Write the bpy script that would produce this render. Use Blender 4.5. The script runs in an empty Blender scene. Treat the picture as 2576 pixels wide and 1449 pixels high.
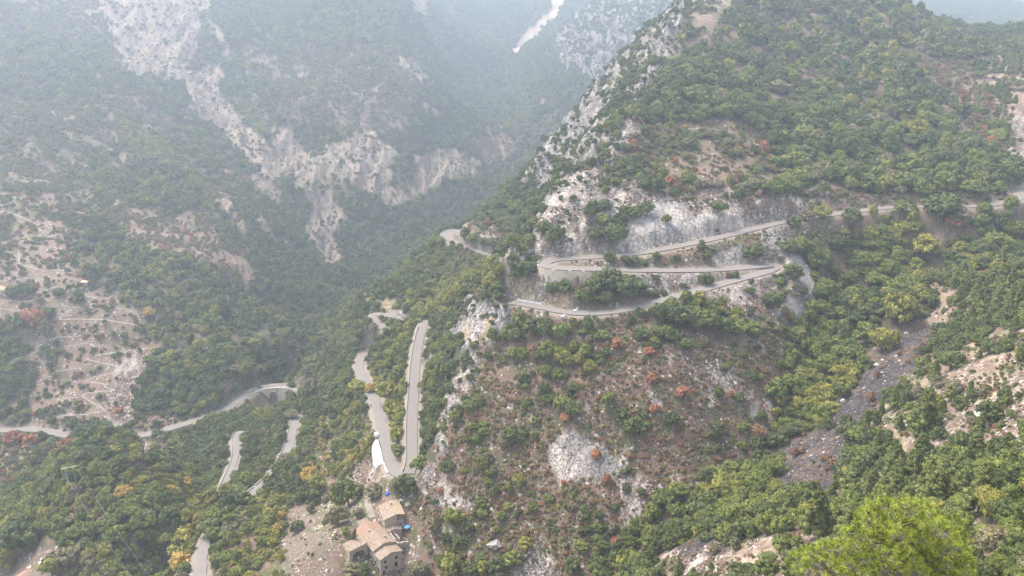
import bpy, bmesh, math, random
import numpy as np
from mathutils import Vector, Matrix
random.seed(7); RNG = np.random.default_rng(7)
Q = 1.0            # terrain resolution factor
F = 2022.0; CX = 1288.0; CY = 724.5; PITCH = math.radians(20.0); HC = 280.0
SP, CP = math.sin(PITCH), math.cos(PITCH)
scene = bpy.context.scene
COL = scene.collection

# ------------------------------------------------------------------ survey: sight lines to points on the ground
def rr(py):
    v = (py - CY) / F
    return (SP + v * CP) / (CP - v * SP)
def P(px, py, Y):
    u = (px - CX) / F; v = (py - CY) / F
    t = Y / (CP - v * SP)
    return (u * t, Y, HC - Y * rr(py))
def PD(px, py, D):
    return P(px, py, D / rr(py))
def project(x, y, z):
    x = np.asarray(x, float); y = np.asarray(y, float); z = np.asarray(z, float) - HC
    d = y * CP - z * SP; up = y * SP + z * CP
    d = np.where(d < 1e-3, 1e-3, d)
    return CX + F * x / d, CY - F * up / d

# ------------------------------------------------------------------ noise
_perm = RNG.integers(0, 1 << 30, size=(256, 256)).astype(np.float64) / (1 << 30)
def vnoise(x, y, s=0):
    x = np.asarray(x, float) + s * 17.31; y = np.asarray(y, float) + s * 9.77
    xi = np.floor(x).astype(np.int64); yi = np.floor(y).astype(np.int64)
    fx = x - xi; fy = y - yi
    fx = fx * fx * (3 - 2 * fx); fy = fy * fy * (3 - 2 * fy)
    a = _perm[xi & 255, yi & 255]; b = _perm[(xi + 1) & 255, yi & 255]
    c = _perm[xi & 255, (yi + 1) & 255]; d = _perm[(xi + 1) & 255, (yi + 1) & 255]
    return (a * (1 - fx) + b * fx) * (1 - fy) + (c * (1 - fx) + d * fx) * fy
def fbm(x, y, scale, octs=4, s=0):
    t = 0.0; amp = 1.0; tot = 0.0; k = 1.0 / scale
    for o in range(octs):
        t = t + amp * vnoise(x * k + 3.7 * o, y * k - 5.1 * o, s + o); tot += amp; amp *= .5; k *= 2.03
    return t / tot
def ridged(x, y, scale, octs=4, s=0):
    t = 0.0; amp = 1.0; tot = 0.0; k = 1.0 / scale
    for o in range(octs):
        t = t + amp * (1 - np.abs(2 * vnoise(x * k + 3.7 * o, y * k - 5.1 * o, s + o) - 1)); tot += amp; amp *= .5; k *= 2.1
    return t / tot

# ------------------------------------------------------------------ roads: (x, y, drop below the lookout)
ROADS = {
 'upper_road': dict(w=5.4, pts=[(2640,440,93),(2600,462,96),(2566,492,97),(2545,505,98),(2480,516,99.5),(2400,520,101),(2250,521,104),(2130,535,106),(2000,552,108.5),(1900,574,110.4),(1800,599,112),(1700,620,113.8),(1600,637,115.3),(1500,646,116.2),(1440,650,116.6),(1395,653,116.9),(1372,660,117),(1372,668,117.1),(1400,674,117.3),(1450,676,117.8),(1550,678.5,118.8),(1700,680,120),(1800,678,120.8),(1870,673,121.6),(1925,668,122.2),(1948,668,122.6),(1945,676,122.9),(1915,687,122.9),(1850,704,123.5),(1750,733,125.6),(1660,758,127.8),(1580,777,129.6),(1500,787,131),(1430,785,131.4),(1370,774,131.8),(1320,765,132.6),(1285,760,133.6)]),
 'ridge_road': dict(w=4.6, pts=[(1300,603,151),(1240,600,153),(1190,594,155),(1155,583,156.5),(1131,580,157.5),(1120,588,158.5),(1128,603,159.6),(1160,616,160.2),(1200,630,160.8),(1240,648,161.4),(1262,668,162.5)]),
 'cliff_road': dict(w=5.0, pts=[(1025,812,188),(1000,803,187.5),(970,793,187),(945,790,187.4),(938,799,188),(948,812,189),(965,828,190)]),
 'straight_road': dict(w=4.8, pts=[(1073,808,178.5),(1062,830,180),(1052,870,182.5),(1045,920,184.5),(1041,980,186.8),(1037,1050,188.8),(1036,1110,190.2),(1036,1160,191.2),(1028,1192,192)]),
 'lower_road': dict(w=5.0, pts=[(1012,1196,192.6),(992,1186,193),(981,1160,193.8),(974,1130,194.6),(966,1100,195.5),(956,1060,196.8),(947,1020,198.2),(935,985,199.6),(918,955,201),(905,930,202.4),(904,908,204),(915,890,206)]),
 'viaduct_road': dict(w=5.2, pts=[(-60,1082,264),(0,1083,262.6),(60,1080,261.8),(110,1083,261.2),(160,1093,260.7),(210,1101,260),(270,1104,259.2),(330,1100,258.6),(390,1088,257.8),(450,1071,256.6),(520,1049,255),(560,1034,254.2),(592,1014,253),(620,994,252),(650,980,251),(690,973,250.2),(725,973,249.6),(755,979,249),(775,990,248.6)]),
 'wood_road': dict(w=3.3, pts=[(612,1098,243.2),(604,1089,243.4),(595,1092,243),(592,1108,242),(594,1125,240.8),(592,1150,239.4),(582,1180,237.6),(571,1205,236.2),(562,1225,235)]),
 'valley_road': dict(w=4.6, pts=[(746,1046,237),(740,1070,235.4),(734,1095,234.2),(724,1130,232.3),(705,1165,230.4),(680,1200,228.4),(650,1228,226.7),(610,1262,224.6),(570,1298,222),(535,1335,220),(515,1370,218),(507,1400,216.8),(503,1449,215),(500,1500,213)]),
}
def catmull(pts, step=1.0):
    p = np.array(pts, float); out = []
    q = np.vstack([2 * p[0] - p[1], p, 2 * p[-1] - p[-2]])
    for i in range(1, len(q) - 2):
        n = max(2, int(np.linalg.norm(q[i + 1] - q[i]) / step))
        t = (np.arange(n) / n)[:, None]
        a, b, c, d = q[i - 1], q[i], q[i + 1], q[i + 2]
        out.append(.5 * (2 * b + (c - a) * t + (2 * a - 5 * b + 4 * c - d) * t ** 2 + (3 * b - a - 3 * c + d) * t ** 3))
    out.append(q[-2][None]); return np.vstack(out)
for k, r in ROADS.items():
    c = catmull([PD(*p) for p in r['pts']], .6)
    for _ in range(8): c[1:-1] = .25 * c[:-2] + .5 * c[1:-1] + .25 * c[2:]
    s = np.concatenate([[0], np.cumsum(np.linalg.norm(np.diff(c, axis=0), axis=1))])
    n = int(s[-1] / .7); t = np.linspace(0, s[-1], n)
    r['c'] = np.stack([np.interp(t, s, c[:, i]) for i in range(3)], 1); r['s'] = t

# ------------------------------------------------------------------ ground survey points (sight line + forward distance)
G = [
 # spur, face towards the lookout
 (1500,1449,239),(1500,1300,258),(1500,1200,270),(1500,1100,282),(1500,1000,294),(1500,900,308),(1500,830,319),
 (1300,1449,246),(1300,1300,263),(1300,1150,283),(1300,1000,305),(1300,900,320),(1330,830,330),
 (1100,1449,252),(1100,1300,272),(1120,1200,285),(1130,1100,297),(1160,1000,313),(1190,900,328),(1200,850,333),(1235,765,346),(1270,800,340),
 (1700,1230,263),(1700,1100,279),(1700,1000,290),(1700,900,303),(1700,820,318),
 (1900,1050,288),(1880,950,300),(1900,860,314),(1900,780,333),(1980,800,334),(2010,720,352),(2000,640,375),
 (960,1330,275),(900,1449,250),(960,1260,286),(850,1350,264),(1010,1400,262),(1060,1380,263),
 # ravine line
 (1500,1500,233),(1600,1375,247),(1700,1290,256),(1850,1180,271),(1940,1090,284),(2000,960,312),(2050,860,338),(2150,765,366),(2330,690,377),(2576,640,382),
 (1400,1600,222),(900,1700,215),
 # between roads
 (1450,664,355),(1600,660,358),(1750,645,362),(1900,625,372),(1500,720,343),(1650,710,346),(1780,692,352),(1330,735,344),(1400,735,341),
 (1362,715,346),(1400,712,345),(1460,705,345),(1320,660,358),(1300,640,360),(1290,690,354),(1280,720,350),
 # hill above the upper road
 (2500,480,412),(2300,490,417),(2100,500,416),(1950,530,400),(1800,560,388),(1650,590,375),(1500,620,368),(1400,620,368),(1345,630,368),
 (1800,480,412),(2000,450,440),(2300,450,438),(1650,500,402),(1500,520,396),(1380,560,380),(1500,420,430),(1600,400,436),(1700,330,468),
 (2000,300,520),(2300,300,525),(2000,200,570),(2000,100,625),(2200,100,640),(2350,180,600),(2200,0,690),(2000,0,680),(2100,-60,700),(1850,150,580),
 (2350,90,690),(2430,108,715),(2480,118,735),(2540,105,725),(2576,88,715),(2640,70,705),(2500,230,590),(2560,350,505),(2560,420,450),(2700,350,480),(2700,200,560),(2640,520,420),
 # ridge crest
 (1780,0,655),(1740,60,615),(1690,180,545),(1640,240,505),(1580,300,468),(1530,370,440),(1470,440,420),(1400,500,402),(1350,560,385),
 # ridge flank beyond crest
 (1640,100,675),(1560,170,645),(1480,245,615),(1410,345,590),(1370,400,575),(1335,450,560),(1325,520,540),(1500,330,500),(1420,430,455),(1600,200,560),(1380,480,430),
 (1700,20,700),
 # flank towards main valley
 (1260,560,535),(1200,556,552),(1300,640,480),(1150,660,500),(1050,660,540),(1000,700,535),(900,770,552),(820,810,562),(1200,700,450),(1100,740,470),(1000,760,490),(930,730,510),
 (870,860,490),(800,850,540),(1250,720,400),(1180,780,400),(1100,800,410),(1130,850,375),(1020,870,425),(1000,950,385),(960,900,415),(1090,950,350),(1090,1050,318),(1000,1050,352),
 (880,950,425),(820,960,450),(800,1020,425),(860,1050,385),(900,1100,360),(850,1150,346),(800,1100,385),(800,1230,320),(750,1180,352),(880,1250,306),(730,1300,300),(700,1380,276),(800,1449,250),(640,1300,300),(600,1400,268),
 (700,1060,432),(660,1120,400),(640,1180,372),(540,1230,352),(560,1160,388),(500,1160,410),
 # stream through the viaduct and below
 (690,1010,492),(700,1000,500),(720,1012,488),(640,1040,470),(600,1060,455),(520,1110,430),(470,1150,415),(440,1449,296),
 # hillock
 (270,1088,366),(200,1140,346),(340,1140,352),(300,1200,332),(300,1270,316),(200,1300,306),(110,1240,330),(400,1250,322),(440,1330,304),(300,1370,296),(300,1449,281),(150,1449,280),(20,1449,296),(0,1340,335),(30,1215,395),(-80,1400,320),(520,1205,376),(530,1280,352),(470,1180,400),(515,1340,330),
 (0,1150,420),(100,1140,412),(300,1130,425),(420,1110,430),
 # left mountain
 (0,1040,470),(200,1050,465),(350,1050,460),(0,900,505),(200,900,508),(350,900,510),(0,740,555),(200,740,560),(330,780,550),(450,980,480),(560,980,478),
 (500,850,520),(600,900,505),(700,940,530),(760,910,545),(640,830,550),(560,740,585),(700,850,545),
 (0,600,610),(200,600,620),(400,600,640),(500,650,620),(560,620,650),(0,500,660),(200,500,680),(400,500,700),(450,400,770),(0,400,720),(200,400,740),(300,300,820),
 (0,250,820),(200,250,840),(0,100,930),(200,100,960),(0,0,1000),(200,0,1040),(-100,250,800),(-100,600,590),(-100,900,500),(-100,0,950),
 (480,330,850),(560,430,780),(650,520,720),(700,640,680),(750,740,640),(400,150,950),(400,0,1060),(560,0,1120),(520,180,970),(600,330,890),
 # main stream seam
 (800,905,530),(735,820,610),(860,745,665),(1000,640,735),(1150,590,790),(1250,440,930),(1200,500,860),
 # central mountain
 (850,640,740),(800,560,775),(1000,530,790),(1100,480,840),(900,450,800),(1000,400,850),(760,460,800),(850,350,870),(1000,250,930),(850,200,950),(1150,400,900),(1100,300,940),(700,250,900),(700,350,860),(620,200,960),
 (850,80,1040),(700,80,1030),(1000,120,1030),(900,0,1110),(700,0,1110),(1050,200,1000),(1150,330,960),(820,-30,1130),
 (1210,340,1080),(1150,230,1180),(1090,130,1260),(1050,0,1330),
 # mountains behind
 (1300,140,1450),(1250,250,1250),(1200,60,1500),(1300,0,1600),(1400,0,1560),(1150,0,1500),
 (1290,420,960),(1350,400,930),(1400,280,1010),(1450,200,1060),(1500,150,1100),(1550,60,1170),(1620,0,1220),(1350,200,1200),(1400,100,1280),(1700,0,1250),(1500,0,1300),
 # valley behind the saddle, pale mountain
 (2500,100,1250),(2400,50,1450),(2540,50,1450),(2576,0,1700),(2350,0,1650),(2700,50,1500),(2480,60,1400),
 # near bank on the lookout's side
 (2400,700,352),(2200,770,345),(2300,740,348),(2150,900,312),(2080,1000,290),(2050,1100,268),(2130,1080,262),(2000,1180,254),(1950,1150,272),(2180,950,292),(2250,900,300),(2350,835,322),
 (2300,950,272),(2500,900,250),(2576,760,295),(2500,680,340),(2576,680,340),(2576,1000,205),(2400,1100,205),(2200,1200,216),(2576,1200,152),(2000,1350,188),(1800,1330,225),(1750,1449,198),(2200,1449,132),(2576,1449,100),(1900,1420,178),(1650,1449,214),
 (2700,900,230),(2700,1200,140),
]
GH = [  # hidden or outside the picture: plain x, y, height
 (0,12,255),(-15,30,228),(17,28,250.8),(40,30,246),(-40,30,215),(0,60,198),(60,60,228),(90,60,235),(-60,60,170),(0,110,150),(60,100,178),(-60,110,120),(-120,100,90),(100,100,195),(0,160,100),(-80,170,60),(-150,170,40),(0,200,75),(-80,220,50),(-160,230,30),
 (-230,300,35),(-250,230,40),(-200,150,60),(150,150,195),(200,200,190),(260,300,190),(330,420,185),
 # valley floors hidden behind crests
 (150,900,150),(330,900,120),(420,1000,120),(300,1100,130),(150,1050,140),(60,800,120),(30,720,110),(0,650,95),(480,820,240),(560,900,200),
 (400,1300,170),(700,1300,180),
 (0,1800,300),(-400,1600,330),(-800,1300,330),(400,1700,330),(900,1900,330),(1300,1900,330),(600,1750,310),(-900,800,230),(1100,1300,260),(700,700,230),(560,520,200),
 (-150,1200,290),(-500,1150,300),(-300,1250,305),(300,780,290),(400,800,255),
]
def far(y): return y if y < 560 else 560 + (y - 560) * 1.45      # the back ranges stand further off
ctl = [P(a, b, far(y)) for a, b, y in G]
for x, y, z in GH: k = far(y) / y if y > 0 else 1; ctl.append((x * k, y * k, float(z)))
for r in ROADS.values():
    c = r['c']; ctl += [tuple(p) for p in c[::26]]
ctl = np.array(ctl)
def mqk(d2): return np.sqrt(d2 + 36.0)
_n = len(ctl); _A = np.zeros((_n + 3, _n + 3))
_d2 = ((ctl[:, None, :2] - ctl[None, :, :2]) ** 2).sum(-1)
_A[:_n, :_n] = -mqk(_d2) + np.eye(_n) * .35
_A[:_n, _n] = 1; _A[:_n, _n + 1:] = ctl[:, :2] / 100; _A[_n:, :_n] = _A[:_n, _n:].T
_w = np.linalg.solve(_A, np.concatenate([ctl[:, 2], [0, 0, 0]]))
def base_height(x, y):
    sh = x.shape; x = x.ravel(); y = y.ravel(); out = np.empty_like(x)
    cx_ = ctl[:, 0].astype(np.float32); cy_ = ctl[:, 1].astype(np.float32); w = _w[:_n].astype(np.float32)
    for i in range(0, len(x), 20000):
        a = x[i:i + 20000].astype(np.float32)[:, None]; b = y[i:i + 20000].astype(np.float32)[:, None]
        k = (a - cx_) ** 2; k += (b - cy_) ** 2; k += 36; np.sqrt(k, out=k)
        out[i:i + 20000] = -(k @ w)
    return (out + _w[_n] + _w[_n + 1] * x / 100 + _w[_n + 2] * y / 100).reshape(sh)

# ------------------------------------------------------------------ terrain grid (finer near the lookout)
NA = int(1270 * Q); NR = int(1400 * Q)
AZ0, AZ1 = math.radians(-49), math.radians(49); R0, R1 = 12.0, 3000.0
az = np.linspace(AZ0, AZ1, NA); rho = R0 * (R1 / R0) ** (np.arange(NR) / (NR - 1))
X = np.sin(az)[None, :] * rho[:, None]; Yg = np.cos(az)[None, :] * rho[:, None]
_c = 3   # the smooth base is solved on a coarser grid and interpolated
ri = np.unique(np.append(np.arange(0, NR, _c), NR - 1)); ci = np.unique(np.append(np.arange(0, NA, _c), NA - 1))
Zc = base_height(X[np.ix_(ri, ci)], Yg[np.ix_(ri, ci)])
Zt = np.stack([np.interp(np.arange(NA), ci, row) for row in Zc])
Z = np.stack([np.interp(np.arange(NR), ri, Zt[:, j]) for j in range(NA)], 1)

# ridges and gullies common to the whole massif (grows with distance)
big = fbm(X, Yg, 90, 4, 3) - .5
Z += big * np.clip((rho[:, None] - 430) / 500, 0, 1) * 26
Z += (fbm(X, Yg, 22, 3, 11) - .5) * np.clip(rho[:, None] / 300, .2, 1.6) * 3.2
def softcap(z, lim, k):
    return np.where(z > lim - k, lim - k + k * np.tanh((z - lim + k) / k), z)
Z = softcap(Z, HC + 75, 30)

def gi(x, y):
    a = np.arctan2(x, y); r = np.hypot(x, y)
    return (np.log(np.maximum(r, R0) / R0) / math.log(R1 / R0) * (NR - 1), (a - AZ0) / (AZ1 - AZ0) * (NA - 1))
def hgt(x, y):
    x = np.atleast_1d(np.asarray(x, float)); y = np.atleast_1d(np.asarray(y, float))
    a, b = gi(x, y); a = np.clip(a, 0, NR - 1.001); b = np.clip(b, 0, NA - 1.001)
    i = a.astype(int); j = b.astype(int); fa = a - i; fb = b - j
    return (Z[i, j] * (1 - fb) + Z[i, j + 1] * fb) * (1 - fa) + (Z[i + 1, j] * (1 - fb) + Z[i + 1, j + 1] * fb) * fa

# walls along the roads: road, start and end of the sight lines, side of travel, kind, label
WALLS = [
 ('upper_road',(1380,655),(1488,677),1,'big','tall curved pale concrete retaining wall under the upper hairpin'),
 ('viaduct_road',(-20,1083),(195,1099),1,'mid','long grey retaining wall under the valley road at the picture edge'),
 ('viaduct_road',(318,1101),(402,1085),1,'mid','short grey retaining wall just behind the hillock top'),
 ('viaduct_road',(420,1079),(512,1051),1,'mid','grey retaining wall under the valley road before the viaduct'),
 ('straight_road',(1066,822),(1030,1185),1,'low','low stone parapet along the long straight road'),
 ('lower_road',(985,1192),(974,1128),-1,'low','pale curved parapet at the end of the road over the farm'),
 ('lower_road',(947,1020),(903,915),-1,'low','low stone parapet on the outer bend of the road over the farm'),
 ('wood_road',(600,1090),(563,1220),1,'low','low stone parapet around the little wood hairpin'),
 ('valley_road',(744,1052),(700,1170),1,'low','low stone parapet beside the upper stretch of the small valley road'),
 ('valley_road',(690,1190),(600,1270),1,'mid','pale wall under the small valley road between the trees'),
 ('upper_road',(1352,772),(1290,761),1,'low','whitish kerb wall beside the road at the ochre cutting'),
 ('upper_road',(1492,677),(1555,678),1,'low','low broken kerb wall after the walled upper hairpin'),
 ('ridge_road',(1150,583),(1126,602),1,'low','low parapet at the tip of the shoulder road bend'),
]
def near_i(c, q):
    px, py = project(c[:, 0], c[:, 1], c[:, 2]); return int(np.argmin((px - q[0]) ** 2 + (py - q[1]) ** 2))
for k, r in ROADS.items(): r['wside'] = np.zeros(len(r['c'])); r['wh'] = np.zeros(len(r['c']))
WL = []
for (k, q0, q1, sd, kd, lb) in WALLS:
    c = ROADS[k]['c']; a, b = sorted((near_i(c, q0), near_i(c, q1))); WL.append((k, a, b, sd, kd, lb))
    if kd != 'low': ROADS[k]['wside'][a:b + 1] = sd; ROADS[k]['wh'][a:b + 1] = 6.6 if kd == 'big' else 2.8
def normals2(c):
    t = np.gradient(c[:, :2], axis=0); t /= np.linalg.norm(t, axis=1)[:, None] + 1e-9
    return np.stack([t[:, 1], -t[:, 0]], 1)       # to the right of travel
# road benches cut into the slopes
best = np.full(Z.shape, 1e9); bz = np.zeros(Z.shape); bw = np.full(Z.shape, 5.0); hw = np.zeros(Z.shape)
SKIP = {'viaduct_road': (lambda c: (np.hypot(c[:, 0] - P(700, 985, 492)[0], c[:, 1] - 492) < 17))}
for k, r in ROADS.items():
    c = r['c']; skip = SKIP[k](c) if k in SKIP else np.zeros(len(c), bool)
    r['skip'] = skip
    nn = normals2(c)
    for (x, y, z), sk, ws, nv, wh in zip(c, skip, r['wside'], nn, r['wh']):
        if sk: continue
        a, b = gi(x, y); R = 9.0; rr_ = math.hypot(x, y)
        da = int(R / rr_ / (math.log(R1 / R0) / NR)) + 1; db = int(R / rr_ / ((AZ1 - AZ0) / NA)) + 1
        i0, i1 = max(0, int(a) - da), min(NR, int(a) + da + 1); j0, j1 = max(0, int(b) - db), min(NA, int(b) + db + 1)
        if i1 <= i0 or j1 <= j0: continue
        d = np.hypot(X[i0:i1, j0:j1] - x, Yg[i0:i1, j0:j1] - y) - r['w'] / 2 - 1.1
        m = d < best[i0:i1, j0:j1]
        best[i0:i1, j0:j1][m] = d[m]; bz[i0:i1, j0:j1][m] = z
        outer = ((X[i0:i1, j0:j1] - x) * nv[0] + (Yg[i0:i1, j0:j1] - y) * nv[1]) * ws > .5
        bw[i0:i1, j0:j1][m] = np.where(outer[m], .8, 5.0); hw[i0:i1, j0:j1][m] = wh
near = best < 1e8
t = np.clip(np.where(bw < 2, (best + 1.0) / bw, best / bw), 0, 1); t = t * t * (3 - 2 * t)
ZR = np.where(near, (bz - .35) * (1 - t) + Z * t, Z)
roadmask = np.where(near, 1 - t, 0.0)
_k = (bw < 2) * (best > -.6) * np.clip(1.6 - best / 5, 0, 1)
ZR = ZR * (1 - _k) + np.minimum(ZR, bz - hw - .25 * best) * _k
# ------------------------------------------------------------------ ground cover
# kinds of crown: 0 dark oak 1 mid green 2 yellow green 3 golden 4 rust 5 grey olive 6 pine 7 brown bush 8 blue green far wood
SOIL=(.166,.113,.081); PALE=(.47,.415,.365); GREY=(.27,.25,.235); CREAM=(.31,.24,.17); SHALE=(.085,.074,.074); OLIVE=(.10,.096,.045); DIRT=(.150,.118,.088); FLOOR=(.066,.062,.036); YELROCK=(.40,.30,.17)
def K(c, sp=.0, ro=.3, tr=0., tk=None, ts=(3, 4), sh=0., sk=None, ss=(.6, 1.2)):
    return dict(c=c, sp=sp, ro=ro, tr=tr, tk=tk or {0: 1}, ts=ts, sh=sh, sk=sk or {0: 1}, ss=ss)
CL = {
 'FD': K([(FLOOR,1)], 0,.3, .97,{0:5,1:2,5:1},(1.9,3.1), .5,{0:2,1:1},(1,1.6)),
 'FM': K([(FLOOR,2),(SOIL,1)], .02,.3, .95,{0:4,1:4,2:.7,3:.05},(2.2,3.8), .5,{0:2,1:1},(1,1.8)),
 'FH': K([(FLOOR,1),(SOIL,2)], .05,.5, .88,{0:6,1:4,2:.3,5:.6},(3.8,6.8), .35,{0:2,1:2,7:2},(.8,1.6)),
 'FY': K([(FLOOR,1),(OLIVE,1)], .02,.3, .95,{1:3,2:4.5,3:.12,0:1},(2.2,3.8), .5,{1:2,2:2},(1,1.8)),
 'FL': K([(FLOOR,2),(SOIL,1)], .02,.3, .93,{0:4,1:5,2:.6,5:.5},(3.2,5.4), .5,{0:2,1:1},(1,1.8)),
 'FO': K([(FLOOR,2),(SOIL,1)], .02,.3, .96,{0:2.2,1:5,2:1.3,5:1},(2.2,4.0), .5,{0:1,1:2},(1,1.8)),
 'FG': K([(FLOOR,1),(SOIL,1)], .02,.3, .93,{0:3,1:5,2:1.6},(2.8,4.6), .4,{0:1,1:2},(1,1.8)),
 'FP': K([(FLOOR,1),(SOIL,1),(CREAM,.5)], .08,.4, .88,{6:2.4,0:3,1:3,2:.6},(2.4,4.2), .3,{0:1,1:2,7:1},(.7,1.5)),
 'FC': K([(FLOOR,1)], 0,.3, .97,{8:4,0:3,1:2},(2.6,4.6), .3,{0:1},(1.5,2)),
 'FK': K([(FLOOR,1),(SOIL,1)], .03,.5, .92,{8:3,1:4,5:1,0:1},(2.8,5.6), .3,{5:1,1:1},(1.5,2)),
 'SG': K([(SOIL,2),(FLOOR,2),(OLIVE,1)], .10,.5, .55,{5:5,1:3,0:1.5,2:.6,7:.6},(1.6,3.0), .6,{5:4,1:2,7:1},(1.0,1.8)),
 'SB': K([(SOIL,4),(OLIVE,2.2),(DIRT,.3),(PALE,.5)], .16,1.7, .13,{0:4,1:4,5:2,4:.25},(1.4,3.0), .9,{7:8.5,0:1.6,1:1.8,5:3.6,4:.4,2:.5},(.5,1.5)),
 'SP': K([(PALE,2),(SOIL,3),(GREY,1)], .45,.9, .03,{0:1},(1.4,2.2), .40,{7:3,0:2,5:1,4:.4},(.4,.95)),
 'RP': K([(PALE,3),(GREY,2)], .2,.9, 0,{0:1},(1,2), .09,{0:2,7:1},(.35,.7)),
 'RB': K([(PALE,2.4),(SOIL,1.4),(GREY,1.6),(OLIVE,.4)], .35,1.8, .03,{0:1},(1.2,2.2), .40,{0:3,7:2,5:1},(.4,1.1)),
 'RK': K([(GREY,3),(PALE,.8),(SOIL,.8)], .2,3.8, .16,{0:1},(1.2,2.0), .28,{0:3,1:1,7:1},(.5,1.2)),
 'RV': K([(GREY,3),(PALE,.9),(FLOOR,.8),(GREY,1)], .1,6.5, .30,{0:3,1:1},(1.3,3.2), .3,{0:3,1:1},(.7,1.3)),
 'RF': K([(GREY,4),(SOIL,1),(GREY,1)], .1,7.0, .38,{8:2,1:1},(1.8,4), .22,{0:1},(1,1.8)),
 'RY': K([(YELROCK,2),(GREY,1.4),(PALE,.5)], .3,1.0, 0,{0:1},(1,2), .04,{7:1,0:1},(.35,.8)),
 'SC': K([(CREAM,2.4),(SOIL,1.0),(GREY,.6),(OLIVE,.25),(CREAM,1.4)], .15,3.4, .07,{0:1,8:2,5:3},(1.2,3.4), .34,{0:2,5:3,7:2},(.5,1.4)),
 'SS': K([(CREAM,3),(SOIL,1),(CREAM,1)], .05,.3, .0,{0:1},(1.4,2.2), .015,{0:1},(.8,1.4)),
 'SN': K([(CREAM,3),(SOIL,2),(PALE,1)], .35,1.3, .09,{0:1,6:1,5:1},(1.4,2.6), .55,{7:3,0:2,5:2},(.4,1.0)),
 'GR': K([(GREY,3),(PALE,1.4)], .35,.2, 0,None,(1,2), .01,{0:1},(.4,.7)),
 'SH': K([(SHALE,4),(SOIL,.9),(SHALE,1)], .06,2.2, .02,{7:1},(1,2), .22,{7:2,0:1},(.4,.8)),
 'SM': K([(SOIL,3),(CREAM,.9),(OLIVE,1.6)], .22,.6, .34,{0:3,1:3,6:2,2:.6,5:1},(1.8,3.2), .5,{7:3,1:3,5:2,0:2},(.5,1.3)),
 'MX': K([(SOIL,3),(OLIVE,2)], .12,.5, .52,{0:3,1:3,5:2,7:.8,2:.5,4:.25},(1.8,3.2), .5,{7:3,5:2,0:2,1:1},(.7,1.5)),
 'MB': K([(SOIL,3),(OLIVE,1)], .12,.5, .42,{1:2,7:4,5:3,4:.7,2:.4},(1.8,3.0), .6,{7:4,5:2,1:1},(.7,1.5)),
 'TE': K([(SOIL,3),(OLIVE,.8),(DIRT,1),(CREAM,.2)], .22,.8, .24,{0:3,5:3,1:1,4:.3},(1.8,3.0), .8,{7:4,5:3,0:1,1:1,4:.15},(.6,1.6)),
 'TG': K([(SOIL,2),(OLIVE,1.8),(CREAM,.4)], .25,.3, .04,{5:2},(1.6,2.4), .22,{5:3,7:2,1:2},(.4,1.0)),
 'GY': K([(OLIVE,2),(SOIL,1)], .05,.4, .30,{2:4,1:4,0:1,3:.4},(1.6,2.8), .75,{2:4,1:3,7:1.3},(.6,1.5)),
 'SO': K([(DIRT,3),(SOIL,1.4)], .16,.2, .01,{5:1},(1.6,2.4), .10,{5:2,7:2,1:1},(.4,.9)),
 'XX': K([(FLOOR,1)], 0,0, 0,None,(1,2), 0),
}
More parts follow.
